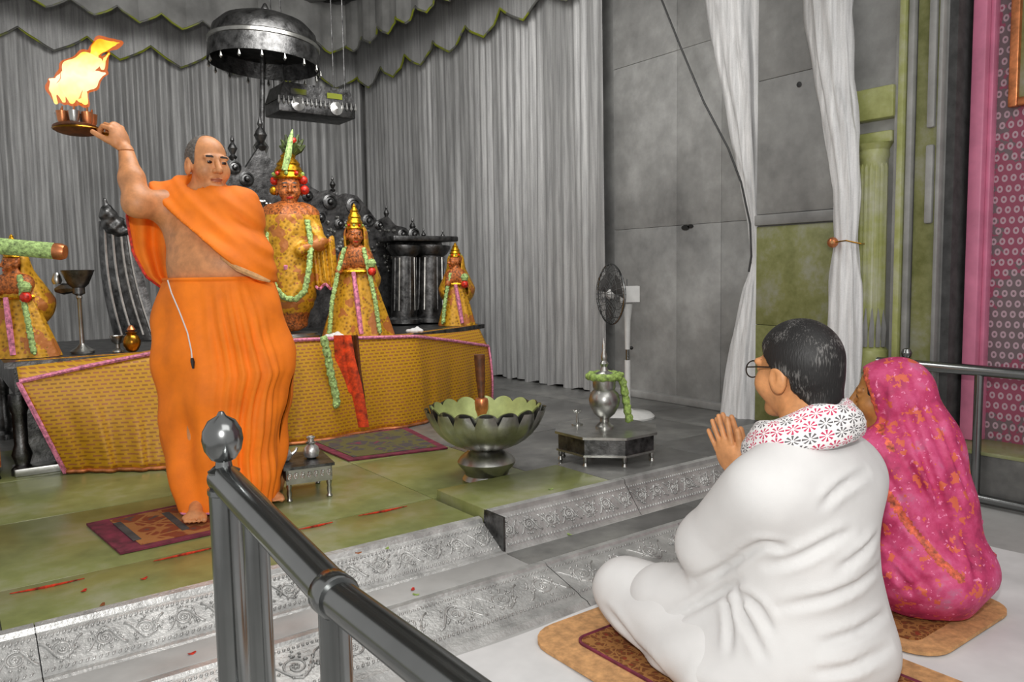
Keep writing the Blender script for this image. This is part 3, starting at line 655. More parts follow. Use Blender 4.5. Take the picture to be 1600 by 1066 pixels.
# gold brocade cloth hung across the front with an angled wing
top = [((30, 597), 4.27), ((140, 572), 4.27), ((250, 550), 4.27), ((360, 538), 4.27), ((480, 531), 4.26), ((650, 526), 4.26), ((708, 533), 4.46), ((762, 541), 4.66)]
bot = [((103, 738), 0), ((180, 736), 0), ((260, 733), 0), ((370, 708), 0), ((480, 692), 0), ((662, 668), 0), ((720, 655), 0), ((775, 640), 0)]
T_ = [aty(x, y, Y) for (x, y), Y in top]; B_ = [atz(x, y, PZ + .006) for (x, y), _ in bot]
B_[6] = np.array([2.80, 4.42, PZ + .006]); B_[7] = np.array([3.24, 4.64, PZ + .006]); B_[5] = np.array([2.40, 4.2, PZ + .006])
def lerp_list(L_, u):
    k = min(int(u), len(L_) - 2); return L_[k] * (1 - (u - k)) + L_[k + 1] * (u - k)
G = []; E1 = []; nU = 120
for i in range(nU + 1):
    u = 7 * i / nU; a, b = lerp_list(T_, u), lerp_list(B_, u); row = []
    for k in range(15):
        w_ = k / 14; p = a * (1 - w_) + b * w_; p = p + np.array([0, -1, 0]) * (.012 * w_ * math.sin(i * .55) + .008 * w_ * w_ * math.sin(i * 1.23 + 1) + .02 * math.sin(PI * w_)); row.append(p)
    bk = np.array([a[0], a[1] + .13, max(a[2], AZ) + .004])
    G.append([bk] + row); E1.append(row[0] + np.array([0, -.004, .002]))
ac = thing('altar_cloth', 'gold brocade cloth with pink edging draped down the altar front', 'cloth', (1.5, 4.26, PZ))
MB().grid(G, (0, .006, 0)).build('brocade', 'gold_cloth', ac, angle=False)
MB().tube(E1, .011, 6).build('pink_edging', 'pink_trim', ac)
MB().tube([g + np.array([-.004, -.004, 0]) for g in G[0][1:]], .012, 6).build('pink_edging', 'pink_trim', ac)
MB().tube([g[-1] + np.array([0, -.006, .006]) for g in G], .010, 6).build('hem', 'copper', ac)
MB().tube([g + np.array([.006, -.004, 0]) for g in G[-1][1:]], .008, 6).build('pink_edging', 'pink_trim', ac)
# red runner and garland hanging over the front
def strip(name, label, cat, pts, wid, mat, off=.03, thick=.006, group=None):
    P = [];
    for (x, y, w_) in pts:
        c = aty(x, y, 4.215 - off); h = w_ / 2 / F * 4.7; P.append([c + RH * h * q + np.array([0, .008 * math.cos(q * 7), 0]) for q in np.linspace(-1, 1, 7)])
    o = MB().grid(P, (0, thick, 0)).build(name, mat, origin=aty(*pts[-1][:2], 4.215)); return tag(o, label, cat, group)
strip('red_scarf', 'orange-red patterned scarf hanging down the gold altar cloth', 'scarf', [(536, 524, 26), (540, 560, 30), (548, 600, 34), (554, 640, 38), (558, 668, 38)], 0, 'red_cloth')
strip('scarf_band', 'brown woven band hung beside the orange-red scarf on the altar cloth', 'scarf', [(554, 524, 12), (558, 580, 14), (564, 620, 14), (566, 636, 12)], 0, 'wood', .045)
def garland(name, label, pts, r, mat='garland', parent=None, n=60, seed=0):
    rnd = random.Random(seed); P = [np.array(p, float) for p in pts]; out = []
    seg = [np.linalg.norm(P[i + 1] - P[i]) for i in range(len(P) - 1)]; tot = sum(seg); cnt = max(8, int(tot / (r * .8))); m = MB()
    for k in range(cnt + 1):
        d = tot * k / cnt; i = 0
        while i < len(seg) - 1 and d > seg[i]: d -= seg[i]; i += 1
        out.append(P[i] + (P[i + 1] - P[i]) * min(1, d / (seg[i] + 1e-9)))
    m.tube(out, [r * (.8 + .25 * ((k * 7) % 3) / 2) for k in range(cnt + 1)], 7)
    for p in out: a = rnd.uniform(0, 6); m.ball(p + r * .6 * np.array([math.cos(a), -abs(math.sin(a)), math.sin(a * 2) * .5]), r * .55, 6)
    o = m.build(name, mat, parent, angle=False, origin=None if parent is not None else out[-1])
    if parent is None: tag(o, label, 'garland')
    return o
garland('flower_garland', 'pale green flower garland hanging down the gold altar cloth', [aty(x, y, 4.17) for x, y in ((505, 526), (512, 555), (517, 585), (522, 606), (526, 628), (524, 636))], .024)
for (x, y, w_, lab, mm) in ((522, 521, .05, 'folded white napkin on the altar before the goddess', 'white_cloth'), (648, 519, .045, 'crumpled white napkin on the altar near the tarnished pillar', 'white_cloth'), (598, 519, .045, 'small red cloth bundle on the altar at the goddess hem', 'ruby')):
    c = aty(x, y, 4.42); c[2] = AZ + .004
    f_ = field([('el', 0, (c + [0, 0, .012], (w_ * 1.3, w_ * .8, .016), RCAM)), ('el', .01, (c + [w_ * .5, 0, .02], (w_ * .5, w_ * .4, .02), RCAM))])
    o = sculpt('napkin', lambda P: f_(P) + .004 * np.sin(P[..., 0] * 160) * np.sin(P[..., 1] * 120), c - .1, c + .1, .006, mm, None, origin=c); tag(o, lab, 'napkin')

# tarnished throne back with crest, bosses, finials and fluted pillars
th = thing('silver_throne', 'tarnished silver throne back with scalloped crest, bosses and fluted pillars', 'throne', (1.95, 5.35, AZ))
TY = 5.38
cr = [(345, 300), (352, 268), (366, 248), (384, 262), (398, 240), (408, 226), (420, 246), (440, 262), (470, 268), (486, 292), (500, 300), (514, 296), (528, 306), (540, 302), (558, 306), (572, 322), (590, 346), (606, 338), (618, 352), (634, 356), (650, 372), (690, 378), (694, 400), (694, 520), (340, 520), (330, 380)]
pl_ = [aty(x, y, TY) for x, y in cr]
for p in pl_: p[2] = max(p[2], AZ + .002)
MB().prism([(p[0], p[2]) for p in pl_], (0, .05, 0), (0, TY, 0)).build('crest_panel', 'silver_dark', th, smooth=False)
bs = MB(); rnd = random.Random(5)
for x, y, r_ in ((366, 262, .045), (385, 280, .05), (440, 280, .05), (480, 306, .04), (515, 316, .055), (552, 322, .06), (592, 352, .035), (628, 366, .04), (646, 366, .05), (500, 340, .04), (470, 340, .05), (530, 350, .04), (575, 345, .05), (610, 376, .04), (350, 300, .05), (372, 320, .04)):
    c = aty(x, y, TY); MB().lathe([(r_, 0), (r_, .012), (r_ * .75, .02), (r_ * .7, .012), (r_ * .45, .016), (r_ * .3, .035), (0, .04)], c, 14, (0, -1, 0)).build('boss', 'silver_dark', th)
for k in range(260):
    x, y = rnd.uniform(345, 660), rnd.uniform(0, 1); y = 300 + (x - 350) * .22 + y * 70; c = aty(x, y, TY - .004); bs.ball(c, rnd.uniform(.008, .018), 6)
o = bs.build('relief_beads', 'silver', th); o['kind'] = 'stuff'
FIN = [(.018, 0), (.03, .02), (.012, .035), (.02, .05), (.032, .075), (.02, .10), (.008, .115), (.014, .13), (.004, .16), (0, .17)]
for x, y, s_ in ((408, 236, 1.4), (364, 250, 1.0), (520, 300, .7), (604, 344, .7), (645, 366, .8), (527, 318, .5), (662, 376, .6), (692, 378, .6)):
    MB().lathe([(r * s_, z * s_) for r, z in FIN], aty(x, y, TY + .02), 12).build('finial', 'silver_dark', th)
def pillar(x, ytop, ybot, w_, Y, lean=0.0):
    a, b = aty(x, ytop, Y), aty(x + lean, ybot, Y); b[2] = AZ + .012; hh = a[2] - b[2]; m = MB()
    dirv = (a - b) / np.linalg.norm(a - b)
    m.lathe([(w_ * 1.25, 0), (w_ * 1.25, .03), (w_ * .95, .05), (w_, .09), (w_ * .9, hh - .08), (w_ * 1.1, hh - .06), (w_ * 1.3, hh - .02), (w_ * 1.3, hh)], b, 18, dirv)
    o = m.build('pillar', 'silver_dark', th)
    for k in range(7):
        an = PI + PI * (k + .5) / 7; d = np.array([math.cos(an), math.sin(an), 0]) * w_ * .96
        MB().tube([b + dirv * .10 + d, b + dirv * (hh - .09) + d * .93], .007, 5).build('flute', 'silver' if k % 3 == 1 else 'silver_dark', o)
    return a
for x, w_ in ((632, .10), (672, .12)): pillar(x, 384, 520, w_, 5.22)
MB().box(2.72, 3.28, 5.1, 5.4, 1.36, 1.40, .01).build('capital_slab', 'silver_dark', th)
lt = thing('silver_throne', 'tarnished silver throne wing with leaning fluted post and lion finial', 'throne', aty(215, 530, 5.25))
a0, b0 = aty(182, 345, 5.25), aty(220, 530, 5.25); b0[2] = AZ + .004
MB().grid([[a0 * (1 - q) + b0 * q + RH * s_ * (.10 + .05 * q) + np.array([0, -.05 * math.cos(s_ * 1.5), 0]) + RH * (-.03 * math.sin(PI * q)) for s_ in np.linspace(-1, 1, 9)] for q in np.linspace(0, 1, 14)], (0, .06, 0)).build('curved_panel', 'silver_dark', lt)
for s_ in (-.75, -.35, .1, .5): MB().tube([a0 * (1 - q) + b0 * q + RH * s_ * (.10 + .05 * q) + np.array([0, -.055 * math.cos(s_ * 1.5), 0]) + RH * (-.03 * math.sin(PI * q)) for q in np.linspace(.05, .95, 10)], .008, 5).build('rib', 'silver', lt)
lf = field([('el', 0, (aty(178, 352, 5.22), (.07, .06, .06), RCAM)), ('el', .03, (aty(168, 335, 5.2), (.045, .05, .05), RCAM)), ('rc', .02, (aty(165, 335, 5.2), aty(164, 312, 5.2), .025, .012)), ('el', .02, (aty(192, 362, 5.2), (.06, .05, .03), RCAM))])
sculpt('lion_finial', lambda P: lf(P) + .006 * np.sin(P[..., 0] * 90) * np.sin(P[..., 2] * 90), aty(180, 345, 5.2) - .2, aty(180, 345, 5.2) + .2, .012, 'silver_dark', lt)

# silver umbrella over the deity
um = thing('ceremonial_umbrella', 'dark silver ceremonial umbrella on a tall pole above the crowned idol', 'umbrella', aty(410, 300, 5.45)); UC = aty(413, 72, 5.40)
ax_ = np.array([.06, 0, 1.0])
MB().lathe([(.355, -.02), (.36, .0), (.34, .09), (.28, .15), (.18, .19), (.07, .21), (.03, .22), (.03, .24), (.012, .28), (0, .29)], UC, 36, ax_).build('dome', 'silver_dark', um)
MB().lathe([(.355, -.02), (.37, -.01), (.37, .012), (.362, .02)], UC, 36, ax_).build('rim', 'silver', um)
MB().lathe([(.362, 0), (.37, -.13), (.364, -.13), (.356, 0)], UC, 36, ax_).build('skirt', 'silver_dark', um)
pb = aty(408, 300, 5.45); pb[2] = AZ
MB().tube([pb, aty(409, 232, 5.45), UC + [0, 0, .18]], [.022, .02, .014], 10).build('pole', 'silver_dark', um)
MB().lathe([(.02, 0), (.05, .03), (.02, .07), (.04, .10), (.055, .14), (.02, .19)], aty(409, 262, 5.45), 12).build('pole_boss', 'silver', um)
for k in range(8): an = k * PI / 4; MB().tube([UC + [0, 0, .16], UC + np.array([.34 * math.cos(an), .34 * math.sin(an), .05])], .007, 5).build('rib', 'silver', um)
for k in range(16):
    an = k * PI / 8; MB().lathe([(0, -.05), (.012, -.035), (.006, -.01), (.003, 0)], UC + np.array([.366 * math.cos(an), .366 * math.sin(an), -.13 - .06 * .366 * math.cos(an)]), 6).build('pendant', 'silver', um)
# hanging silver canopy box
cz = aty(485, 166, 5.75); ch = thing('hanging_canopy', 'small rectangular silver canopy with beaded fringe hung behind the umbrella', 'canopy', cz)
W2 = .30
MB().box(cz[0] - W2, cz[0] + W2, 5.6, 5.9, cz[2] - .09, cz[2] + .0, .01).build('canopy_box', 'silver_dark', ch)
MB().prism([(-W2, 0), (W2, 0), (W2 * .85, .12), (-W2 * .85, .12)], (0, .3, 0), (cz[0], 5.6, cz[2])).build('canopy_roof', 'silver_dark', ch, smooth=False)
for k in range(18): MB().lathe([(0, -.06), (.011, -.045), (.005, -.015), (.004, 0)], (cz[0] - W2 + .035 * k, 5.592, cz[2] + .02), 6).build('fringe_bead', 'silver_bright', ch)
for k in (-.16, .14): MB().lathe([(.05, 0), (.05, .008), (.03, .014), (0, .03)], (cz[0] + k, 5.598, cz[2] - .03), 12, (0, -1, 0)).build('medallion', 'silver_bright', ch)
for k in (-.15, .13): MB().box(cz[0] + k - .06, cz[0] + k + .06, 5.594, 5.6, cz[2] + .04, cz[2] + .08).build('gilt_plaque', 'border', ch)
for x, y in ((-W2 * .8, 5.65), (W2 * .8, 5.65), (-W2 * .8, 5.85), (W2 * .8, 5.85)): MB().tube([(cz[0] + x, y, cz[2] + .1), (cz[0] + x, y, 3.86)], .005, 5).build('hanging_chain', 'silver_dark', ch)

# ================================================================== DEITY FIGURES
def idol_dress(root, c, h, w_, d_, fold=10, name='robe', flare=1.0):
    G = []
    for k in range(15):
        q = k / 14; r = (1 - q) ** .9 * .86 + .14; r = r * flare if q < .5 else r
        G.append([c + RH * (w_ * r * math.cos(t) * (1 + .05 * math.sin(fold * t))) - FH * (d_ * r * math.sin(t) * (1 + .05 * math.sin(fold * t + 1))) + UP * (h * q) for t in np.linspace(0, 2 * PI, 49)])
    return MB().grid(G).build(name, 'gold_dress', root, angle=False)
def small_head(root, c, s_, skin='idol_brown', crown=True, R=None):
    R = frame(-FH + RH * .3) if R is None else R
    hp = head_prims(c, R, s_); f_ = field(hp)
    sculpt('face', f_, c - .14 * s_, c + .14 * s_, .006 * s_ + .0015, [skin, 'black', 'eye', 'ruby'], root, paint=head_paint(c, R, s_))
def crown(root, c, r, h, mat='gold'):
    b = MB().lathe([(r, 0), (r * 1.12, h * .05), (r, h * .12), (r * .95, h * .2), (r * 1.05, h * .26), (r * .8, h * .42), (r * .85, h * .48), (r * .5, h * .66), (r * .56, h * .72), (r * .22, h * .86), (r * .26, h * .9), (0, h)], c, 18).build('crown', mat, root)
    for k in range(9):
        a = k * 2 * PI / 9; MB().ball(c + np.array([r * 1.05 * math.cos(a), r * 1.05 * math.sin(a), h * .16]), r * .16, 6).build('jewel', 'ruby' if k % 2 else 'leaf', b)
    return b
# central idol
c = aty(458, 520, 4.72); c[2] = AZ + .03
I1 = thing('deity_figure', 'tall crowned deity in gold dress with long garland and peacock plume', 'idol', (c[0], c[1], AZ))
MB().lathe([(.17, -.03), (.17, -.015), (.15, -.01), (.15, .0)], c, 20).build('pedestal', 'silver', I1)
L1 = lambda x, y, b=0.0: atd(x, y, 4.88 - b)
bf = field([('el', 0, (L1(452, 485), (.11, .10, .10), RCAM)), ('el', .06, (L1(452, 440), (.155, .11, .14), RCAM)), ('el', .05, (L1(452, 365), (.165, .11, .16), RCAM)), ('rc', .06, (L1(448, 350, .03), L1(455, 470, .03), .14, .12)), ('rc', .06, (L1(468, 350, .02), L1(468, 460, .03), .10, .09)), ('rc', .05, (L1(425, 335), L1(482, 335), .06, .06)), ('rc', .02, (L1(452, 335), L1(452, 318), .05, .045)),
            ('rc', .03, (L1(422, 340), L1(410, 400, .05), .05, .04)), ('rc', .03, (L1(485, 342), L1(500, 380, .08), .05, .045)), ('rc', .03, (L1(500, 380, .08), L1(468, 392, .16), .04, .028)), ('el', .04, (L1(456, 505), (.10, .09, .05), RCAM))])
sculpt('body', lambda P: bf(P) + .003 * np.sin(P[..., 2] * 70 + 6 * np.sin(P[..., 0] * 20)), L1(452, 410) - [.34, .34, .52], L1(452, 410) + [.34, .34, .45], .011, ['gold_dress', 'idol_brown'], I1, paint=lambda Pm: ((Pm[:, 2] > L1(452, 338)[2]) | (Pm[:, 2] < L1(452, 488)[2])).astype(int))
hc = L1(452, 295, .02); small_head(I1, hc, .95, 'idol_brown')
for q in (-1, 1): MB().ball(hc + RH * q * .095 + UP * -.01, .03, 10).build('earring', 'gold' if q < 0 else 'ruby', I1)
crown(I1, hc + UP * .055, .085, .20)
for q in (-1, 1): MB().ball(hc + RH * q * .09 + UP * .05, .028, 10).build('crown_rosette', 'ruby', I1)
pm_ = MB()
for k in range(7):
    a = (k - 3) * .30; L_ = .09 + .05 * math.cos(a * 1.5); b_ = hc + UP * .20 + RH * .03
    pm_.tube([b_, b_ + (RH * math.sin(a) + UP * math.cos(a)) * L_ * .6 - FH * .01, b_ + (RH * math.sin(a) + UP * math.cos(a)) * L_], [.008, .022, .006], 6)
pl = pm_.build('peacock_plume', 'dark_green', I1)
MB().ball(hc + UP * .29 + RH * .045 - FH * .02, .02, 8).build('plume_eye', 'ruby', pl)
MB().tube([hc + UP * .10 - FH * .09, hc + UP * .19 - FH * .07 + RH * .02, hc + UP * .30 - FH * .03 + RH * .03, hc + UP * .36 + RH * .035], [.018, .022, .016, .004], 8).build('crest_spray', 'garland', I1)
garland('garland', '', [L1(424, 338, .10), L1(418, 380, .13), L1(420, 420, .16), L1(430, 450, .17), L1(445, 466, .17), L1(462, 468, .17), L1(476, 455, .17), L1(483, 420, .16), L1(486, 380, .13), L1(480, 345, .11)], .019, parent=I1)
MB().box(*(lambda p: (p[0] - .025, p[0] + .025, p[1] - .012, p[1] + .012, p[2] - .015, p[2] + .015))(L1(450, 418, .145)), .006).build('pendant', 'pink_trim', I1)
# fall of gold cloth from the idol's arm
MB().grid([[L1(486 + s_ * 18 + q * 8, 372 + q * 76 + 4 * math.sin(s_ * 6), .06 + .02 * math.sin(s_ * 9)) for s_ in np.linspace(0, 2.0, 13)] for q in np.linspace(0, 1, 8)], (0, .012, 0)).build('sleeve_fall', 'gold_dress', I1, angle=False)
MB().tube([L1(494 + s_ * 18, 448 + 4 * math.sin(s_ * 6), .07 + .02 * math.sin(s_ * 9)) for s_ in np.linspace(0, 2.0, 13)], .009, 6).build('sleeve_border', 'pink_trim', I1)
# goddess figure
def goddess(label, base_px, D, h, w_, hs, gar, R=None, hand=True, crown_h=.16):
    c = atd(*base_px, D); c[2] = AZ + .002
    t = thing('deity_figure', label, 'idol', c)
    idol_dress(t, c, h * .70, w_, w_ * .62); hc = c + UP * h * .78
    sh_ = field([('el', 0, (c + UP * h * .60, (w_ * .42, w_ * .30, h * .12), RCAM)), ('rc', .03, (c + UP * h * .62 - RH * w_ * .32, c + UP * h * .5 - RH * w_ * .42 - FH * w_ * .35, .03, .022)), ('rc', .03, (c + UP * h * .62 + RH * w_ * .32, c + UP * h * .5 + RH * w_ * .45 - FH * w_ * .35, .03, .022)), ('rc', .02, (c + UP * h * .65, c + UP * h * .75, .03, .028))])
    sculpt('bodice', sh_, c + UP * h * .6 - [.3, .3, .25], c + UP * h * .6 + [.3, .3, .25], .01, 'idol_brown', t)
    small_head(t, hc, hs, 'idol_brown', R=R); crown(t, hc + UP * .055 * hs, .078 * hs, crown_h)
    vf = field([('el', 0, (hc + FH * .02, np.array([.10, .09, .12]) * hs, RCAM)), ('rc', .05, (hc + FH * .03, c + UP * h * .45 + FH * .08, .08 * hs, .13))])
    sculpt('veil', lambda P: np.maximum(np.abs(vf(P)) - .006, -((P - hc) @ FH) - .01), hc - [.3, .3, .5], hc + [.3, .3, .2], .01, 'gold_dress', t)
    for k, g in enumerate(gar): garland('garland', '', g(c), .015, parent=t, seed=k)
    if hand:
        p = c + UP * h * .5 + RH * w_ * .5 - FH * w_ * .4; MB().ball(p, .028, 10).build('flower', 'ruby', t); MB().ball(p + UP * .05, .03, 8).build('lotus_bud', 'garland', t)
    # jewelled belt and sash
    MB().tube([c + UP * h * .5 + RH * w_ * .5 * math.cos(a) - FH * w_ * .34 * math.sin(a) for a in np.linspace(.2, PI - .2, 12)], .012, 6).build('belt', 'gold', t)
    MB().tube([c + UP * h * .5 - FH * w_ * .40, c + UP * h * .3 + RH * .02 - FH * w_ * .50, c + UP * h * .03 + RH * .045 - FH * w_ * .62], [.012, .016, .014], 6).build('sash', 'pink_trim', t)
    return t
def arc(w_, h, side):
    def g(c): return [c + UP * h * .68 + RH * side * w_ * .26 - FH * w_ * .2, c + UP * h * .5 + RH * side * w_ * .42 - FH * w_ * .38, c + UP * h * .28 + RH * side * w_ * .58 - FH * w_ * .5, c + UP * h * .04 + RH * side * w_ * .68 - FH * w_ * .52]
    return g
goddess('smaller crowned goddess in a triangular gold skirt with twin garlands', (560, 522), 4.86, .80, .225, .62, [arc(.225, .80, 1), arc(.225, .80, -1)])
goddess('little gold-robed figure in profile on a silver box at the altar corner', (714, 508), 5.75, .60, .135, .5, [arc(.14, .56, -1)], R=frame(-RH * .9 - FH * .4), hand=True, crown_h=.11)
goddess('gold-robed figure behind the pale green bolster at the altar end', (30, 540), 3.95, .60, .20, .5, [arc(.2, .60, 1)], R=frame(-RH * .6 - FH * .6), crown_h=.12)
# wares on and around the altar
p = atd(205, 553, 4.35); p[2] = AZ + .004; p = aty(207, 552, 4.43); p[2] = AZ + .006
bp = thing('brass_pot', 'small round brass pot on the altar edge beside the silver wing', 'pot', p)
MB().lathe([(.02, 0), (.03, .01), (.042, .035), (.044, .055), (.034, .08), (.022, .09), (.03, .10), (.026, .102), (.018, .09)], p, 18).build('pot_body', 'brass', bp)
MB().lathe([(.012, .10), (.022, .115), (.01, .135), (0, .14)], p, 12).build('pot_lid', 'copper', bp)
p = aty(128, 530, 4.6); p[2] = AZ + .002
ls = thing('lamp_stand', 'slim silver lamp stand with wide dark bowl near the altar end', 'lamp stand', p)
MB().lathe([(.055, 0), (.06, .012), (.03, .03), (.012, .05), (.010, .28), (.016, .29), (.012, .30)], p, 16).build('stem', 'silver', ls)
MB().lathe([(.012, .30), (.03, .31), (.03, .34), (.05, .36), (.075, .42), (.08, .43), (.072, .432), (.04, .38)], p, 18).build('lamp_bowl', 'silver_dark', ls)
MB().tube([p + UP * .34, p + UP * .335 - RH * .08, p + UP * .33 - RH * .12], [.02, .03, .012], 8).build('side_arm', 'silver_dark', ls)
MB().lathe([(.018, 0), (.026, .02), (.018, .05), (.012, .06)], p + UP * .36 - RH * .11, 10).build('side_cup', 'silver', ls)
a_, b_ = atd(-140, 372, 3.30), atd(102, 394, 3.38)
bo = thing('bolster_pole', 'pale green cloth-wrapped pole with a tan end in front of the altar end', 'pole', (a_[0], a_[1], PZ))
MB().tube([a_, a_ * .5 + b_ * .5, b_ * .93 + a_ * .07], [.036, .036, .036], 14).build('wrapped_pole', 'garland', bo)
MB().tube([b_ * .93 + a_ * .07, b_ * .97 + a_ * .03, b_], [.036, .037, .030], 14).build('pole_end', 'copper', bo)
st_ = a_ * .85 + b_ * .15
MB().tube([(st_[0], st_[1], PZ), (st_[0], st_[1], st_[2] - .03)], .022, 10).build('support_post', 'wood', bo)
MB().lathe([(.14, 0), (.14, .02), (.03, .035)], (st_[0], st_[1], PZ), 18).build('support_base', 'wood', bo)
p = aty(184, 535, 4.5); p[2] = AZ + .004
cp = thing('silver_cup', 'small silver footed cup on the altar beside the brass pot', 'cup', p)
MB().lathe([(.03, 0), (.028, .008), (.01, .02), (.01, .04), (.03, .055), (.038, .085), (.034, .085), (.02, .06)], p, 16).build('cup_bowl', 'silver', cp)
MB().tube([p + UP * .06 + RH * .035, p + UP * .075 + RH * .07, p + UP * .1 + RH * .05], .005, 6).build('cup_handle', 'silver', cp)
# low side bench in the far left corner
lb = thing('side_bench', 'low dark silver bench with maroon cushion at the altar end', 'bench', (-.15, 4.6, PZ))
MB().box(-.55, .22, 4.36, 5.0, .50, .53, .006).build('bench_top', 'silver_dark', lb)
MB().box(-.55, .21, 4.37, 4.99, .24, .5).build('bench_body', 'rug_red', lb, smooth=False)
for x, y in ((.18, 4.4), (-.5, 4.4), (.18, 4.95), (-.5, 4.95)): MB().lathe([(.03, 0), (.022, .02), (.028, .06)], (x, y, PZ), 10).build('leg', 'silver_dark', lb)
MB().box(-.52, .18, 4.4, 4.96, .53, .58, .02).build('cushion', 'maroon', lb)

# ================================================================== VESSELS ON THE PLATFORM
# small silver stool with two vessels
s0, s1, s2 = [atz(x, y, PZ) for x, y in ((452, 785), (516, 776), (548, 762))]
ex = (s1 - s0); ey = np.array([-ex[1], ex[0], 0]) * .9; SH = .150
bk = thing('silver_stool', 'low silver stool with chased apron and turned legs before the gold cloth', 'stool', tuple((s0 + s1) / 2))
ex1 = ex / np.linalg.norm(ex); ey1 = ey / np.linalg.norm(ey); Wd = np.linalg.norm(ex) + .02; Dp = .26
o0 = s0 - ex1 * .01 - ey1 * .01
def obox(m, o, a, b, z0, z1):
    m.prism([(0, 0), (1, 0), (1, 1), (0, 1)], (0, 0, z1 - z0), o + UP * z0, (a, b)); return m
obox(MB(), o0 - ex1 * .01 - ey1 * .01, ex1 * (Wd + .02), ey1 * (Dp + .02), SH - .012, SH).build('stool_top', 'silver_dark', bk, smooth=False)
for o_, a_2 in ((o0, ex1 * Wd), (o0 + ey1 * (Dp - .01), ex1 * Wd)): obox(MB(), o_, a_2, ey1 * .01, SH - .075, SH - .012).build('apron', 'silver', bk, smooth=False)
for o_ in (o0, o0 + ex1 * (Wd - .01)): obox(MB(), o_, ex1 * .01, ey1 * Dp, SH - .06, SH - .012).build('apron', 'silver_dark', bk, smooth=False)
ap = MB()
for k in range(7):
    cc = o0 + ex1 * (Wd * (k + .5) / 7) + UP * (SH - .043) - ey1 * .002; ap.tube([cc + ex1 * .011 * (1 - q / 12) * math.cos(q * .9) + UP * .018 * (1 - q / 12) * math.sin(q * .9) for q in range(12)], .0025, 4)
ap.build('apron_scrolls', 'silver_bright', bk)
for i in (0, 1):
    for j in (0, 1):
        c = o0 + ex1 * (.012 + i * (Wd - .024)) + ey1 * (.012 + j * (Dp - .024)); MB().lathe([(.010, 0), (.013, .006), (.008, .016), (.011, .035), (.008, .05), (.012, .066), (.010, SH - .075), (.012, SH - .012)], (c[0], c[1], PZ), 12).build('leg', 'silver', bk)
stz = PZ + SH
c = o0 + ex1 * .015 + ey1 * .12; k1 = thing('silver_kettle', 'squat silver spouted kettle on the low silver stool', 'kettle', (c[0], c[1], stz))
MB().lathe([(.018, 0), (.028, .008), (.034, .025), (.028, .045), (.014, .055), (.012, .062), (.004, .07), (0, .072)], (c[0], c[1], stz), 16).build('kettle_body', 'silver_bright', k1)
MB().tube([np.array([c[0], c[1], stz + .025]) + ex1 * .03, np.array([c[0], c[1], stz + .04]) + ex1 * .05, np.array([c[0], c[1], stz + .055]) + ex1 * .055], [.008, .006, .005], 8).build('spout', 'silver_bright', k1)
c = o0 + ex1 * .13 + ey1 * .12; k2 = thing('silver_flask', 'narrow-necked silver water flask on the low silver stool', 'flask', (c[0], c[1], stz))
MB().lathe([(.018, 0), (.03, .008), (.036, .03), (.030, .05), (.014, .064), (.013, .085), (.019, .092), (.017, .095), (.008, .09)], (c[0], c[1], stz), 16).build('flask_body', 'silver_bright', k2)
MB().lathe([(.020, .066), (.022, .070), (.016, .074)], (c[0], c[1], stz), 14).build('neck_ring', 'silver', k2)

# lotus bowl on its vase-shaped foot
lc = atz(762, 742, PZ + .036); lc = np.array([lc[0], lc[1] + .06, PZ]) + RH * .03; lc[2] = PZ
lo_ = thing('lotus_bowl', 'large silver lotus-petal bowl on a squat vase-shaped foot', 'bowl', lc)
PSC = 1.0
MB().lathe([(r * PSC, z * PSC) for r, z in [(.105, 0), (.112, .01), (.105, .02), (.098, .03), (.105, .05), (.128, .075), (.132, .09), (.118, .11), (.085, .135), (.05, .15), (.045, .16), (.06, .165)]], lc, 28).build('vase_foot', 'silver', lo_)
zb = .150; G = []; nP = 16
for k in range(13):
    q = k / 12; row = []
    for t in np.linspace(0, 2 * PI, nP * 8 + 1):
        ph = abs(math.sin(nP * t / 2)); r = .05 + .205 * math.sin(q * 1.32) ** .9 * (1 + .045 * q * (ph - .5)); z = zb + .185 * q ** 1.5 + .022 * max(0, q - .7) / .3 * (ph ** .7 - .5)
        row.append(lc + np.array([r * math.cos(t), r * math.sin(t), z]))
    G.append(row)
bw = MB().grid(G).build('bowl', 'silver', lo_, angle=False)
G2 = [[np.array([lc[0] + (p[0] - lc[0]) * .97, lc[1] + (p[1] - lc[1]) * .97, p[2] + .002]) for p in g] for g in G]
MB().grid(G2).build('bowl_lining', plain('pale_green_enamel', (172, 182, 120), .4, .2, .1, 10), bw, angle=False)
for k in range(nP):
    t = 2 * PI * (k + .5) / nP; er = np.array([math.cos(t), math.sin(t), 0]); et = np.array([-math.sin(t), math.cos(t), 0]); P = []
    for q in np.linspace(.1, 1, 7):
        r = .056 + .207 * math.sin(q * 1.32) ** .9; z = zb + .183 * q ** 1.5; wd = .044 * math.sin(PI * min(.93, q * .72 + .12)) * (r / .2 + .25)
        P.append([lc + er * (r + .004 + .016 * (1 - s_ * s_)) + et * wd * s_ + UP * z for s_ in np.linspace(-1, 1, 5)])
    MB().grid(P).build('petal', 'silver', bw, angle=False)
ld = thing('wooden_ladle', 'dark wooden handled ladle with tan knob standing in the lotus bowl', 'ladle', lc + [0, .0, .20])
c0 = lc + np.array([.0, .03, .24])
MB().lathe([(0, -.06), (.012, -.02), (.022, .03), (.03, .05), (.032, .085), (.028, .10), (.016, .105)], c0 + [0, 0, .03], 14).build('knob', 'copper', ld)
MB().tube([c0 + [0, 0, .13], c0 + [.004, .01, .22], c0 + [.0, .01, .33]], [.014, .022, .026], 10).build('handle', 'wood', ld)
MB().lathe([(0, 0), (.02, .004), (.03, .02), (.026, .02), (.012, .01)], c0 + [0, 0, -.055], 12).build('scoop', 'copper', ld)

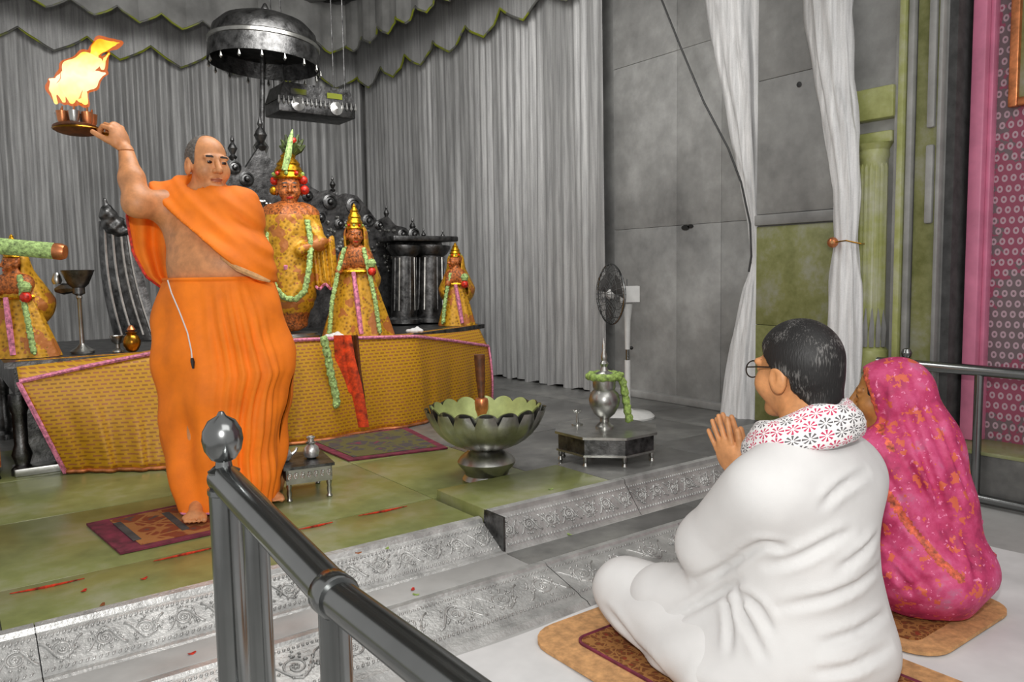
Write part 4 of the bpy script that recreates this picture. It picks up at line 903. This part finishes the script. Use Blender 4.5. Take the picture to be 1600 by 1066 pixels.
# octagonal table
OT = .175; oc = atz(947, 668, PZ + OT); oc = np.array([oc[0], oc[1], PZ])
ot = thing('octagonal_table', 'low octagonal silver table on small turned legs', 'table', oc)
oct_ = lambda r, a0=PI / 8: [(r * math.cos(a0 + k * PI / 4), r * math.sin(a0 + k * PI / 4)) for k in range(8)]
def opr(r, z0, z1, nm, mt): MB().prism(oct_(r), (0, 0, z1 - z0), oc + UP * z0, XY).build(nm, mt, ot, smooth=False)
opr(.262, OT - .012, OT, 'table_top', 'silver'); opr(.245, OT - .085, OT - .012, 'apron', 'silver_dark'); opr(.255, OT - .095, OT - .085, 'apron_moulding', 'silver')
for k, (x, y) in enumerate(oct_(.235)):
    MB().lathe([(.008, 0), (.012, .01), (.006, .02), (.013, .035), (.007, .05), (.011, .06), (.009, OT - .095)], oc + [x, y, 0], 10).build('leg', 'silver', ot)
for k in range(8):
    a, b = oct_(.2455)[k], oct_(.2455)[(k + 1) % 8]; mid = np.array([(a[0] + b[0]) / 2, (a[1] + b[1]) / 2, OT - .048]); nn = np.array([mid[0], mid[1], 0]); nn /= np.linalg.norm(nn); tt = np.array([-nn[1], nn[0], 0])
    MB().prism([(-.075, -.024), (.075, -.024), (.075, .024), (-.075, .024)], nn * .004, oc + mid + nn * -.018, (tt, UP)).build('apron_panel', 'silver_dark', ot, smooth=False)
kc = oc + np.array([-.01, .0, OT]); kl = thing('water_urn', 'silver water urn with tall spire lid on the octagonal table', 'urn', kc)
MB().lathe([(.045, 0), (.045, .01), (.022, .03), (.022, .045), (.05, .07), (.072, .11), (.076, .14), (.068, .17), (.052, .19), (.056, .20), (.056, .235), (.066, .245), (.062, .25)], kc, 24).build('urn_body', 'silver', kl)
MB().lathe([(.060, .25), (.05, .265), (.02, .28), (.014, .30), (.022, .315), (.012, .33), (.016, .35), (.006, .38), (.009, .40), (0, .44)], kc, 16).build('spire_lid', 'silver', kl)
gp = [kc + np.array([.075 * math.cos(a), .075 * math.sin(a), .255]) for a in np.linspace(.2, 2 * PI + .3, 14)]
rr_ = RH * .09
garland('flower_garland', 'pale green garland looped on the silver urn and hanging to the table', gp + [kc + rr_ + UP * .23, kc + rr_ * 1.15 + UP * .15, kc + rr_ * 1.25 + UP * .08, kc + rr_ * 1.35 + UP * .03], .020, mat='leaf')
c = atz(902, 664, PZ + OT); tl = thing('small_oil_lamp', 'tiny silver oil lamp on a thin stem on the octagonal table', 'oil lamp', c)
MB().lathe([(.028, 0), (.028, .006), (.006, .012), (.004, .06), (.01, .065)], c, 12).build('lamp_stem', 'silver', tl)
for k in range(5): a = k * 2 * PI / 5; MB().tube([c + UP * .062, c + np.array([.014 * math.cos(a), .014 * math.sin(a), .066]), c + np.array([.022 * math.cos(a), .022 * math.sin(a), .075])], [.005, .006, .003], 6).build('wick_cup', 'silver', tl)

# pedestal fan
fb = atz(981, 652, PZ); fa = thing('pedestal_fan', 'white pedestal fan with round wire guard beside the marble wall', 'fan', fb); FD = (fb - CAM) @ fwd
def fz(y, x=981): return atd(x, y, FD)[2]
MB().lathe([(.17, 0), (.17, .012), (.15, .03), (.04, .045), (.02, .06)], fb, 24).build('fan_base', 'white_plastic', fa)
MB().tube([fb + UP * .04, np.array([fb[0], fb[1], fz(562)])], .019, 14).build('lower_tube', 'white_plastic', fa)
MB().tube([np.array([fb[0], fb[1], fz(565)]), np.array([fb[0], fb[1], fz(542)])], .012, 12).build('inner_tube', 'steel', fa)
MB().tube([np.array([fb[0], fb[1], fz(545)]), np.array([fb[0], fb[1], fz(500)]), np.array([fb[0], fb[1], fz(474)])], [.016, .02, .034], 14).build('upper_tube', 'white_plastic', fa)
MB().ball(np.array([fb[0], fb[1], fz(543)]) + RH * .025, .012, 8).build('height_knob', 'black', fa)
fn_ = -RH * .95 - FH * .32; fn_ = fn_ / np.linalg.norm(fn_); mc = np.array([fb[0], fb[1], fz(459)]) + RH * .01
obox(MB(), mc - RH * .06 - FH * .05 - UP * .05, RH * .12, FH * .1, 0, .10).build('motor_housing', 'white_plastic', fa, smooth=False)
gc = mc - RH * .115; gx = np.cross(UP, fn_); gx /= np.linalg.norm(gx)
ring = lambda r, d: [gc + fn_ * d + r * (gx * math.cos(a) + UP * math.sin(a)) for a in np.linspace(0, 2 * PI, 40, endpoint=False)]
gd = MB().tube(ring(.19, 0), .006, 6, True).build('guard_ring', 'steel', fa)
for sg in (1, -1):
    g_ = MB()
    for r in (.05, .10, .15): g_.tube(ring(r, sg * .05 * math.sqrt(max(0, 1 - (r / .19) ** 2))), .002, 4, True)
    for k in range(28):
        a = k * 2 * PI / 28; g_.tube([gc + fn_ * sg * .05 * math.sqrt(max(0, 1 - (r / .19) ** 2)) + r * (gx * math.cos(a) + UP * math.sin(a)) for r in (.02, .1, .16, .19)], .0018, 4)
    g_.build('wire_guard', 'gap_dark', fa, angle=False)
MB().lathe([(.03, -.012), (.032, .012), (.015, .03), (0, .034)], gc, 16, fn_).build('hub', 'white_plastic', fa)
for k in range(3):
    a0 = k * 2 * PI / 3 + .4; MB().grid([[gc + fn_ * (.022 * (s_ - .5)) + r * (gx * math.cos(a0 + (s_ - .5) * 1.2 * (.6 + r * 2)) + UP * math.sin(a0 + (s_ - .5) * 1.2 * (.6 + r * 2))) for s_ in (0, .33, .66, 1)] for r in (.025, .07, .12, .16)]).build('blade', 'gap_dark', fa)
MB().tube([np.array([fb[0], fb[1], fz(452)]), np.array([fb[0], fb[1], fz(436)])], .004, 6).build('oscillation_pin', 'steel', fa)
#PEOPLE
def hit(f, x, y, d0=1.0, d1=6.0):
    d = d0; r_ = ray(x, y)
    for _ in range(120):
        v = float(f((CAM + r_ * d)[None, :])[0])
        if v < .002: return CAM + r_ * d
        d += max(v * .7, .003)
        if d > d1: break
    return None
def creased(f, lines, amp=.010, w_=.008, swell=.8):
    polys = []
    for L_ in lines:
        L_ = np.array(L_, float); k = len(L_) - 1; n = max(6, int(np.abs(np.diff(L_, axis=0)).sum() / 14))
        # smooth the polyline, then drop it onto the surface
        u = np.linspace(0, k, n + 1); xs_ = np.interp(u, range(k + 1), L_[:, 0]); ys_ = np.interp(u, range(k + 1), L_[:, 1])
        for _ in range(3): xs_[1:-1] = (xs_[:-2] + 2 * xs_[1:-1] + xs_[2:]) / 4; ys_[1:-1] = (ys_[:-2] + 2 * ys_[1:-1] + ys_[2:]) / 4
        pts = [hit(f, x, y) for x, y in zip(xs_, ys_)]; pts = [p for p in pts if p is not None]
        if len(pts) > 2: polys.append(np.array(pts))
    def g(P):
        d = f(P)
        for pts in polys:
            lo, hi = pts.min(0) - .09, pts.max(0) + .09
            m = ((P > lo) & (P < hi)).all(-1)
            if not m.any(): continue
            Pm = P[m]; e = np.full(len(Pm), 9.0); tt = np.zeros(len(Pm)); n = len(pts) - 1
            for i_ in range(n):
                a, ab = pts[i_], pts[i_ + 1] - pts[i_]; t = np.clip(((Pm - a) @ ab) / (ab @ ab + 1e-12), 0, 1); di = np.sqrt(((Pm - a - t[:, None] * ab) ** 2).sum(-1))
                b = di < e; e = np.where(b, di, e); tt = np.where(b, (i_ + t) / n, tt)
            fade = np.sin(PI * np.clip(tt, .02, .98)) ** .6
            d[m] = d[m] + fade * amp * (np.exp(-(e / w_) ** 2) - swell * .5 * np.exp(-((e - 2.6 * w_) / (1.4 * w_)) ** 2))
        return d
    return g
def wob(P, a, k, ph=0): return a * np.sin(P @ np.array(k) + ph)

# ------------------------------------------------------------------ priest
PD = 3.2
L = lambda x, y, b=0.0: atd(x, y, PD - b)
pfoot = atz(345, 790, PZ)
pr = thing('person', 'standing bare-chested person in orange dhoti and shawl raising a flaming lamp', 'person', (pfoot[0], pfoot[1], PZ + .012))
GZ = PZ + .019
hR = frame(-FH * .72 + RH * .70 - UP * .06, (.02, 0, 1)); hc = L(324, 258, .02)
tor = [('el', 0, (L(343, 482), (.205, .155, .14), RCAM)), ('el', .09, (L(343, 415, .03), (.205, .165, .15), RCAM)), ('el', .09, (L(326, 352), (.185, .13, .15), RCAM)),
       ('rc', .06, (L(275, 325), L(374, 328), .068, .064)), ('el', .03, (L(302, 368, .10), (.07, .035, .05), RCAM))]
neck = [('rc', .05, (L(320, 318, -.03), L(322, 285, 0), .062, .054))]
arm_r = [('rc', .05, (L(276, 324), L(214, 318, .15), .070, .052)), ('rc', .03, (L(214, 318, .15), L(206, 280, .12), .049, .046)), ('rc', .03, (L(206, 280, .12), L(197, 236, .07), .045, .029))]
arm_l = [('rc', .05, (L(376, 330), L(384, 398, .0), .054, .046)), ('rc', .03, (L(384, 398, .0), L(394, 456, .02), .044, .03))]
legs = []
fR, fL = atz(304, 806, GZ), atz(424, 776, GZ)
for hx, kx, ft in ((318, 308, fR), (376, 392, fL)):
    kn = (L(hx, 500) + ft) / 2 + [0, 0, .02] - FH * .03; an = ft + FH * .07 + UP * .075
    legs += [('rc', .04, (L(hx, 505), kn, .085, .06)), ('rc', .03, (kn, an, .058, .038))]
    fd = -FH * .92 + RH * .38; sd = np.cross(fd, UP)
    legs += [('rc', .03, (an, ft + FH * .075 + UP * .03, .036, .030)), ('rc', .03, (ft + FH * .04 + UP * .035, ft + fd * .06 + UP * .020, .034, .022)), ('el', .02, (ft + fd * .07 + UP * .016, (.045, .03, .016), np.stack([sd, fd, UP])))]
    for q, (o_, l_) in enumerate(((-.034, .030), (-.015, .034), (.002, .03), (.018, .026), (.032, .020))):
        legs.append(('rc', .004, (ft + fd * .085 + sd * o_ + UP * .014, ft + fd * (.085 + l_) + sd * o_ + UP * .011, .012 if q == 0 else .009, .010 if q == 0 else .007)))
wr = L(196, 232, .07)
hnd = hand_prims(wr, L(180, 198, .085) - wr, -RH * .85 + FH * .35 - UP * .2, -FH * 1.0 - RH * .3, 1.06, (.95, .95, .6), .03, .7, .45)
hnd_l = hand_prims(L(398, 456, .02), L(396, 492, .02) - L(398, 456, .02), FH, -RH, .9, (.3, .5, .4))
allp = tor + neck + head_prims(hc, hR, .98) + arm_r + hnd + arm_l + hnd_l + legs
fbody = field(allp)
sculpt('body', fbody, (np.minimum(fR, L(150, 200)) - [.2, .25, 0]) * [1, 1, 0] + [0, 0, PZ], np.array([fL[0] + .35, fL[1] + .35, hc[2] + .14]), .0105, ['skin', 'brow', 'eye', 'lip'], pr,
       fine=[(hc - [.115, .125, .13], hc + [.115, .125, .14], .0034), (L(178, 207, .07) - [.085, .085, .075], L(178, 207, .07) + [.085, .085, .075], .003), (fR - [.10, .16, .02], fR + [.16, .12, .07], .005)], paint=head_paint(hc, hR, .98))
sk = field(head_prims(hc, hR, .98)[:1])
def fhair(P):
    q = (P - hc) @ hR.T / .98; d = sk(P) - .004 + .0012 * np.sin(P[..., 0] * 400) * np.sin(P[..., 2] * 420)
    line = q[..., 1] - (.002 + .75 * np.maximum(0, np.abs(q[..., 0]) - .025))
    return np.maximum(np.maximum(d, line), -(q[..., 2] + .035 + .3 * q[..., 1]))
sculpt('hair', fhair, hc - .13, hc + .15, .004, 'hair_grey', pr)
# shawl: the torso grown by a cloth thickness, cut along the diagonal across the chest
fs = field(tor + arm_l + [('rc', .05, (L(262, 318, -.02), L(320, 300, -.05), .07, .07))])
d0, d1 = L(236, 290), L(424, 444); dv = (d1 - d0) / np.linalg.norm(d1 - d0); dn = np.cross(dv, -FH); dn = dn / np.linalg.norm(dn); dn = dn if dn @ UP > 0 else -dn
zcut = L(420, 446)[2]
def fshawl(P):
    s_ = (P - d0) @ dn; a_ = (P - d0) @ dv
    d = fs(P) - .018 - .0045 * np.sin(s_ * 70 + 3 * np.sin(a_ * 6)) - .002 * np.sin(s_ * 140 + a_ * 9) - .012 * np.exp(-((s_ - .012) / .02) ** 2)
    d = np.maximum(d, -s_ - .005 * np.sin(a_ * 11)); d = np.maximum(d, zcut - P[..., 2] + .02 * np.sin(a_ * 11))
    nk = d_rc(P, L(321, 330, .01), L(322, 270, .03), .062, .078); return np.maximum(d, -nk)
sculpt('shawl', fshawl, L(330, 380) - [.4, .4, .35], L(330, 380) + [.4, .4, .4], .0075, 'orange', pr)
# tail of the shawl hanging behind the raised arm
G = []
for q in np.linspace(0, 1, 22):
    lx = np.interp(q, [0, .15, .3, .6, .85, 1], [236, 202, 198, 208, 228, 256]); ly = np.interp(q, [0, .15, .3, .6, .85, 1], [296, 318, 340, 395, 432, 452])
    rx = np.interp(q, [0, .5, 1], [300, 285, 282]); ry = np.interp(q, [0, .5, 1], [300, 370, 452])
    G.append([L(lx + (rx - lx) * s_, ly + (ry - ly) * s_, -.07 - .02 * math.sin(s_ * 16 + q * 2) - .05 * math.sin(PI * s_)) for s_ in np.linspace(0, 1, 22)])
MB().grid(G, FH * .008).build('shawl_tail', 'orange', pr, angle=False)
MB().tube([g[0] for g in G], .006, 5).build('shawl_edge', 'ruby', pr)
# dhoti
rings = [(436, 264, 424, .175), (441, 260, 428, .180), (460, 255, 434, .185), (500, 249, 446, .185), (545, 247, 460, .185), (578, 248, 467, .185), (605, 251, 458, .18), (650, 258, 446, .175), (700, 267, 441, .17), (745, 278, 440, .165), (772, 287, 438, .155), (792, 294, 434, .15)]
rg = np.array(rings, float); G = []; nT = 144
for k, y in enumerate(np.linspace(436, 792, 60)):
    xl, xr, hb = [np.interp(y, rg[:, 0], rg[:, c_]) for c_ in (1, 2, 3)]; q = (y - 436) / 356
    a_, b_ = L(xl, y), L(xr, y); cen = (a_ + b_) / 2; hw = np.linalg.norm(b_ - a_) / 2; row = []
    for t in np.linspace(0, 2 * PI, nT + 1):
        fan = math.exp(-((t - 1.15 + .35 * q) / .42) ** 2)       # pleats gathered at the front
        am = .004 + .012 * q
        dd = am * math.sin(7 * t + 5 * q) + .006 * q * math.sin(13 * t - 4 * q + 1) + fan * .016 * min(1, q * 4) * math.sin(34 * (t + .10 * q)) + .010 * math.sin(10 * q + 2.2 * t) * (1 - fan) * min(1, q * 3) + .006 * math.sin(26 * q - 3 * t)
        zoff = -(.030 * math.cos(t - PI) + .012 * math.sin(t)) * max(0, q - .8) / .2
        zb_ = max(PZ + .03, cen[2] + zoff)
        row.append(np.array([cen[0], cen[1], 0]) + RH * (hw + dd) * math.cos(t) - FH * ((hb + dd) * math.sin(t) + .02 + .02 * q) + UP * zb_)
    G.append(row)
dh = MB().grid(G).build('dhoti', 'orange', pr, angle=False)
MB().tube(G[0][:-1], .009, 6, True).build('waist_roll', 'orange', dh)
MB().tube([p + UP * .002 for p in G[-1][:-1]], .004, 5, True).build('hem_border', 'pink_trim', dh)
# low fold border round the hip (patterned edge of the shawl)
MB().tube([L(x, y, .19) for x, y in ((345, 402), (372, 420), (400, 432), (422, 440))], [.005, .012, .012, .005], 6).build('waist_thread', 'rug_tan', pr)
kp = [(262, 438), (268, 458), (280, 486), (293, 520), (299, 548), (300, 560)]
cord = MB().tube([L(x, y, .205 + .02 * i / 5) for i, (x, y) in enumerate(kp)], .0028, 5).build('waist_cord', 'white_cloth', pr)
MB().tube([L(300, 560, .226), L(301, 566, .228), L(302, 576, .228)], [.006, .008, .004], 6).build('key', 'black', cord)

# five-wick lamp in his hand
B0 = .07; lp = thing('flaming_lamp', 'tiered brass hand lamp with burning wicks held by the person in orange', 'lamp', L(120, 205, B0)); tax = np.array([0, 0, 1]) + RH * -.04 + FH * .14
pc_ = L(120, 203, B0)
plt_ = MB().lathe([(0, -.012), (.05, -.012), (.083, -.002), (.087, .006), (.084, .008), (.05, -.002), (0, -.002)], pc_, 28, tax).build('lamp_plate', 'wood', lp)
MB().tube(np.array([pc_ + (RH * math.cos(a) - FH * math.sin(a)) * .085 + UP * .002 for a in np.linspace(0, 2 * PI, 24, endpoint=False)]), .004, 5, True).build('plate_rim', 'brass', plt_)
MB().tube([pc_ + RH * .07, L(152, 208, B0), L(176, 214, B0), L(190, 221, B0), L(203, 230, B0)], [.008, .011, .012, .010, .007], 8).build('lamp_handle', 'brass', lp)
MB().lathe([(.03, 0), (.018, .02), (.016, .05), (.03, .06)], pc_, 14, tax).build('lamp_stem', 'silver', lp)
for k in range(7):
    a = k * 2 * PI / 7 + .3; c = pc_ + (RH * math.cos(a) - FH * math.sin(a)) * .056 + UP * .03
    cu = MB().lathe([(.008, -.022), (.018, 0), (.022, .035), (.019, .035), (.010, .01)], c, 12).build('wick_cup', 'silver' if k % 2 else 'copper', lp)
    MB().tube([c + UP * .03, c + UP * .055 + RH * .003], [.006, .003], 6).build('wick', 'copper', cu)
fl_lines = [[(100, 158, .010), (92, 140, .018), (93, 122, .014), (98, 112, .004)], [(112, 158, .014), (108, 135, .034), (120, 112, .050), (138, 97, .036), (156, 94, .010)], [(126, 155, .012), (122, 130, .04), (128, 110, .04), (150, 98, .012)], [(132, 140, .014), (140, 128, .026), (152, 118, .018), (164, 115, .004)],
            [(132, 160, .010), (133, 146, .009), (134, 136, .005)], [(146, 92, .016), (150, 78, .02), (160, 70, .022), (178, 68, .010), (190, 66, .003)], [(160, 106, .006), (164, 92, .008), (170, 84, .003)], [(88, 160, .006), (82, 140, .014), (84, 126, .008), (78, 124, .002)]]
flp = []
for li, ln in enumerate(fl_lines):
    for (x0, y0, r0), (x1, y1, r1) in zip(ln[:-1], ln[1:]): flp.append(('rc', .006, (L(x0, y0, B0 + .015 * math.sin(li * 2)), L(x1, y1, B0 + .015 * math.sin(li * 2)), r0, r1)))
ff = field(flp); flo, fhi = L(130, 112, B0) - .22, L(130, 112, B0) + .22
fl_ = sculpt('flame', lambda P: ff(P) + .003 * np.sin(P[..., 2] * 70 + P[..., 0] * 50), flo, fhi, .005, 'flame', lp)
sculpt('flame_fringe', lambda P: ff(P) - .008 + .005 * np.sin(P[..., 2] * 60 + P[..., 0] * 40), flo, fhi, .006, 'flame_fringe', fl_)

# ------------------------------------------------------------------ seated man in white
sp = atd(1262, 1010, 2.05); sx, sy = sp[0], sp[1]
MZ = .030
mn = thing('person', 'seated person in white kurta and floral scarf with palms joined in prayer', 'person', (sx, sy, MZ))
V = lambda x, y, z: np.array([sx + x, sy + y, z])
hR = frame((.10, 1, -.05)); hc = atd(1246, 581, 2.10); HS = 1.10
lw, rw = atd(1147, 738, 2.31), atd(1147, 738, 2.31) + [.045, .012, 0]
le = atd(1104, 852, 2.10); re = V(.22, .28, .36); lk = atd(978, 918, 2.36); rk = V(.34, .50, .15)
tors = [('el', 0, (V(-.01, .0, .165), (.228, .215, .165))), ('el', .1, (V(0, .02, .36), (.215, .175, .2))), ('el', .1, (V(0, .0, .54), (.205, .15, .17))), ('rc', .08, (V(-.165, 0, .56), V(.16, 0, .56), .085, .085)), ('rc', .06, (V(-.1, .0, .645), V(.1, 0, .645), .06, .06))]
lsl = [('rc', .06, (V(-.185, .02, .575), le, .082, .078)), ('rc', .05, (le, lw - [0, .0, .035], .072, .045))]
rsl = [('rc', .06, (V(.185, .02, .575), re, .082, .074)), ('rc', .05, (re, rw - [0, 0, .035], .070, .045))]
hu = atd(1113, 646, 2.345) - lw
hands = hand_prims(lw, hu, (1, 0, 0), (0, -1, .2), 1.02, (.03, .05, .05), .16, .0, .45) + hand_prims(rw, hu, (-1, 0, 0), (0, -1, .2), 1.02, (.03, .05, .05), .16, .0, .45)
nk = [('rc', .04, (V(0, .01, .64), hc - UP * .06 - [0, .02, 0], .068, .062))]
lgs = [('rc', .06, (V(-.10, .05, .15), lk, .125, .085)), ('rc', .05, (lk, V(-.02, .40, .10), .082, .06)), ('rc', .06, (V(.10, .05, .15), rk, .125, .085)), ('rc', .05, (rk, V(.06, .42, .09), .08, .06))]
shr = lambda L_, e: [(k, b, (p[0], p[1], p[2] - e, p[3] - e) if k == 'rc' else (p[0], np.array(p[1]) - e) + tuple(p[2:])) for k, b, p in L_]
bodyp = shr(tors, .02) + shr(lsl, .02) + shr(rsl, .02) + nk + head_prims(hc, hR, HS) + hands + shr(lgs, .02)
hm = (lw + hu * .5)
sculpt('body', (lambda fb_: lambda P: np.maximum(fb_(P), MZ + .004 - P[..., 2]))(field(bodyp)), V(-.45, -.28, MZ), V(.5, .72, 1.0), .012, ['skin_light', 'brow', 'eye', 'lip'], mn,
       fine=[(hc - [.12, .14, .14], hc + [.12, .14, .14], .004), (hm - [.07, .13, .11], hm + [.12, .10, .13], .003)], paint=head_paint(hc, hR, HS))
sk2 = field(head_prims(hc, hR, HS)[:1] + [('rc', .03, (hc - UP * .03 - [0, .05, 0], hc - UP * .075 - [0, .06, 0], .06, .055))])
def fhair2(P):
    q = (P - hc) @ hR.T / HS; d = sk2(P) - .012
    front = q[..., 1] - (.066 - .9 * np.maximum(0, .075 - q[..., 2]) ** 1.0)
    side = q[..., 1] - np.where(q[..., 2] < .035, .015 + .35 * (q[..., 2] - .0), .1)
    ear = q[..., 1] - np.where(q[..., 2] < -.005, -.035, .3)
    return np.maximum(np.maximum(np.maximum(d, front), np.maximum(side, ear)), -(q[..., 2] + .085))
sculpt('hair', fhair2, hc - .18, hc + .18, .005, 'hair_mixed', mn)
skirt = [('el', .10, (V(-.02, .10, .10), (.30, .27, .10))), ('rc', .08, (V(-.06, .1, .18), V(-.10, .05, .15) * .3 + lk * .7 + UP * .008, .145, .107)), ('rc', .08, (V(.08, .1, .18), V(.16, .34, .18), .145, .10))]
fk0 = field(tors + lsl + rsl + skirt)
neckcut = lambda P: d_rc(P, V(0, .03, .66), hc, .072, .085)
fk1 = lambda P: fk0(P) + wob(P, .004, (7, 9, 24)) + wob(P, .003, (-16, 6, 17), 1)
lines = [[(1228, 858), (1198, 846), (1172, 858), (1142, 884), (1085, 908)], [(1200, 886), (1250, 872), (1290, 850), (1330, 830)], [(1215, 950), (1290, 936), (1345, 912), (1384, 876)], [(1280, 1008), (1340, 990), (1394, 952)], [(1148, 915), (1165, 970), (1196, 1030)], [(1284, 792), (1312, 762), (1356, 736)], [(1158, 908), (1115, 934), (1040, 974)],
         [(1135, 935), (1142, 975), (1140, 1020)], [(1270, 1052), (1330, 1046), (1392, 1010)], [(1310, 890), (1350, 865), (1378, 830)], [(1150, 925), (1185, 945), (1205, 985)]]
fk = creased(fk1, lines, .017, .0085)
def fkurta(P):
    d = np.maximum(fk(P), -neckcut(P)); d = np.maximum(d, MZ - P[..., 2])
    cuff = (P - (lw - [0, 0, .03])) @ (hu / np.linalg.norm(hu)); near = np.sqrt(((P - lw) ** 2).sum(-1)) - .16
    return np.maximum(d, np.minimum(cuff, -near))
sculpt('kurta', fkurta, V(-.50, -.30, MZ - .004), V(.52, .62, .80), .0085, 'white_cloth', mn)
ft0 = field(lgs + [('rc', .06, (lk + [.0, -.02, -.05], V(-.25, .12, .085), .075, .08))])
ft = creased(lambda P: ft0(P) + wob(P, .004, (20, 30, 25)), [[(944, 948), (975, 985), (1010, 1025), (1050, 1066)]], .014, .010)
sculpt('trousers', lambda P: np.maximum(ft(P), MZ - P[..., 2]), V(-.50, -.15, MZ - .004), V(.55, .80, .32), .009, 'white_cloth', mn)
# printed scarf rolled round the neck
G = []; UV = []; nc = V(-.005, .035, .682); nt, ns = 72, 16
for i in range(nt + 1):
    a = 2 * PI * i / nt; er = np.array([math.cos(a), math.sin(a), 0]); rr = .118 - .012 * math.sin(a); c = nc + er * rr + UP * (.012 - .045 * math.sin(a)); row = []
    for k in range(ns + 1):
        b = 2 * PI * k / ns; hh = .050 * (1 + .06 * math.sin(5 * a)); wv = 1 + .10 * math.sin(3 * b + 4 * a)
        row.append(c + er * (.030 * math.cos(b) * wv - .22 * hh * math.sin(b)) + UP * hh * math.sin(b) * wv); UV.append((i / nt, k / ns))
    G.append(row)
MB().grid(G).build('scarf', 'floral', mn, uvs=UV, angle=False)
# spectacles
H = lambda x, y, z: hc + HS * (np.array([x, y, z]) @ hR)
sg_ = MB().tube([H(.084, -.012, .018), H(.082, .05, .016), H(.066, .10, .012)], .0022, 6).build('spectacles', 'glass', mn)
MB().tube([H(-.084, -.012, .018), H(-.082, .05, .016), H(-.066, .10, .012)], .0022, 6).build('temple', 'glass', sg_)
for q in (-1, 1): MB().tube([H(q * .034 + .028 * math.cos(a), .110 - .004 * abs(math.cos(a)), .004 + .021 * math.sin(a)) for a in np.linspace(0, 2 * PI, 20, endpoint=False)], .002, 5, True).build('lens_rim', 'glass', sg_)
MB().tube([H(-.008, .112, .008), H(0, .118, .01), H(.008, .112, .008)], .002, 5).build('bridge', 'glass', sg_)

# ------------------------------------------------------------------ seated woman in pink
WD = 2.52
wm = atd(1430, 930, WD); wx = thing('person', 'seated person in pink floral sari with the veil drawn over the head', 'person', (wm[0], wm[1], MZ))
Q = lambda x, y, b=0.0: atd(x, y, WD - b)
hR = frame((-.50, 1, -.08)); hc = Q(1386, 618, -.03); HS = .95
tw = [('el', 0, (Q(1440, 880), (.21, .23, .14), RCAM)), ('el', .1, (Q(1425, 780), (.15, .14, .17), RCAM)), ('el', .1, (Q(1410, 715), (.16, .12, .12), RCAM)), ('rc', .05, (Q(1370, 705, .02), Q(1445, 710, -.02), .065, .065))]
larm = [('rc', .04, (Q(1375, 710, .02), Q(1372, 800, .04), .055, .045)), ('rc', .03, (Q(1372, 800, .04), Q(1335, 760, -.10), .04, .03))]
lw_ = [('rc', .08, (Q(1440, 905), Q(1370, 915, -.25), .13, .10)), ('rc', .08, (Q(1450, 900), Q(1420, 905, -.35), .12, .09))]
nk = [('rc', .04, (Q(1400, 690), hc - UP * .05, .05, .048))]
hp = head_prims(hc, hR, HS); hnd = hand_prims(Q(1335, 760, -.10), (-.1, .5, .8), (1, 0, 0), (0, -1, 0), .85, (.05, .05, .05), .05, 0)
sculpt('body', (lambda fb_: lambda P: np.maximum(fb_(P), MZ + .004 - P[..., 2]))(field(shr(tw, .02) + shr(larm, .004) + shr(lw_, .02) + nk + hp + hnd)), Q(1430, 940) * [1, 1, 0] - [.42, .36, -MZ], Q(1400, 560) + [.42, .55, .03], .012, ['skin_dark', 'brow', 'eye', 'lip'], wx, fine=[(hc - [.11, .13, .13], hc + [.11, .13, .14], .004)], paint=head_paint(hc, hR, HS))
hairf = field(hp[:1])
sculpt('hair', lambda P: np.maximum(hairf(P) - .006, ((P - hc) @ hR[1]) - .055), hc - .13, hc + .15, .005, 'hair_black', wx)
veil = [('el', 0, (hc - hR[1] * .012 + UP * .026, np.array([.096, .112, .106]) * HS, hR)), ('rc', .05, (hc - hR[1] * .05, Q(1440, 700), .09, .10)), ('rc', .06, (Q(1440, 690), Q(1472, 790, .03), .10, .09)), ('rc', .06, (Q(1472, 790, .03), Q(1478, 880, .03), .09, .10)), ('rc', .04, (Q(1470, 885, .04), Q(1540, 908, .0), .07, .038)), ('rc', .02, (Q(1500, 845), Q(1532, 815, .0), .045, .014)), ('rc', .02, (Q(1500, 872), Q(1552, 868, .0), .04, .014)), ('rc', .02, (Q(1500, 895, .05), Q(1520, 925, .04), .04, .014))]
fsari = field(tw + lw_ + shr(larm, -.012) + veil)
fold_lines = [[(1360, 700), (1385, 745), (1420, 800)], [(1410, 640), (1445, 720), (1485, 815)], [(1440, 600), (1480, 690), (1520, 790)], [(1388, 880), (1430, 930)], [(1400, 590), (1430, 680), (1470, 790), (1500, 880)], [(1420, 580), (1462, 680), (1505, 790)], [(1375, 600), (1385, 640), (1370, 690)], [(1390, 775), (1420, 820), (1470, 880)], [(1400, 700), (1440, 760), (1480, 840)], [(1385, 850), (1420, 890), (1460, 925)], [(1500, 830), (1520, 870), (1530, 920)], [(1395, 930), (1440, 910), (1500, 900)]]
fsr = creased(lambda P: fsari(P) + wob(P, .0035, (26, -22, 20)) , fold_lines, .013, .009)
def fsari2(P):
    face = d_el(P, hc + hR[1] * .115 - UP * .015, np.array([.095, .105, .118]), hR)
    arm = d_rc(P, Q(1372, 800, .04), Q(1335, 760, -.10), .055, .06)
    return np.maximum(np.maximum(np.maximum(fsr(P), -face), -arm), MZ - P[..., 2])
bl = [[hit(fsari2, x, y) for x, y in ln] for ln in ([(1385, 768), (1402, 795), (1420, 820), (1445, 850), (1470, 880), (1500, 905)], [(1352, 578), (1356, 610), (1362, 640), (1374, 668), (1392, 700)])]
def sari_paint(Pm):
    idx = np.zeros(len(Pm), int)
    for ln in bl:
        ln = [p for p in ln if p is not None]
        for a, b in zip(ln[:-1], ln[1:]): idx[d_rc(Pm, a, b, 0, 0) < .013] = 1
    return idx
sculpt('sari', fsari2, Q(1430, 940) * [1, 1, 0] - [.44, .42, -MZ], Q(1420, 545) + [.42, .58, .03], .0085, ['sari', 'sari_edge'], wx, paint=sari_paint)
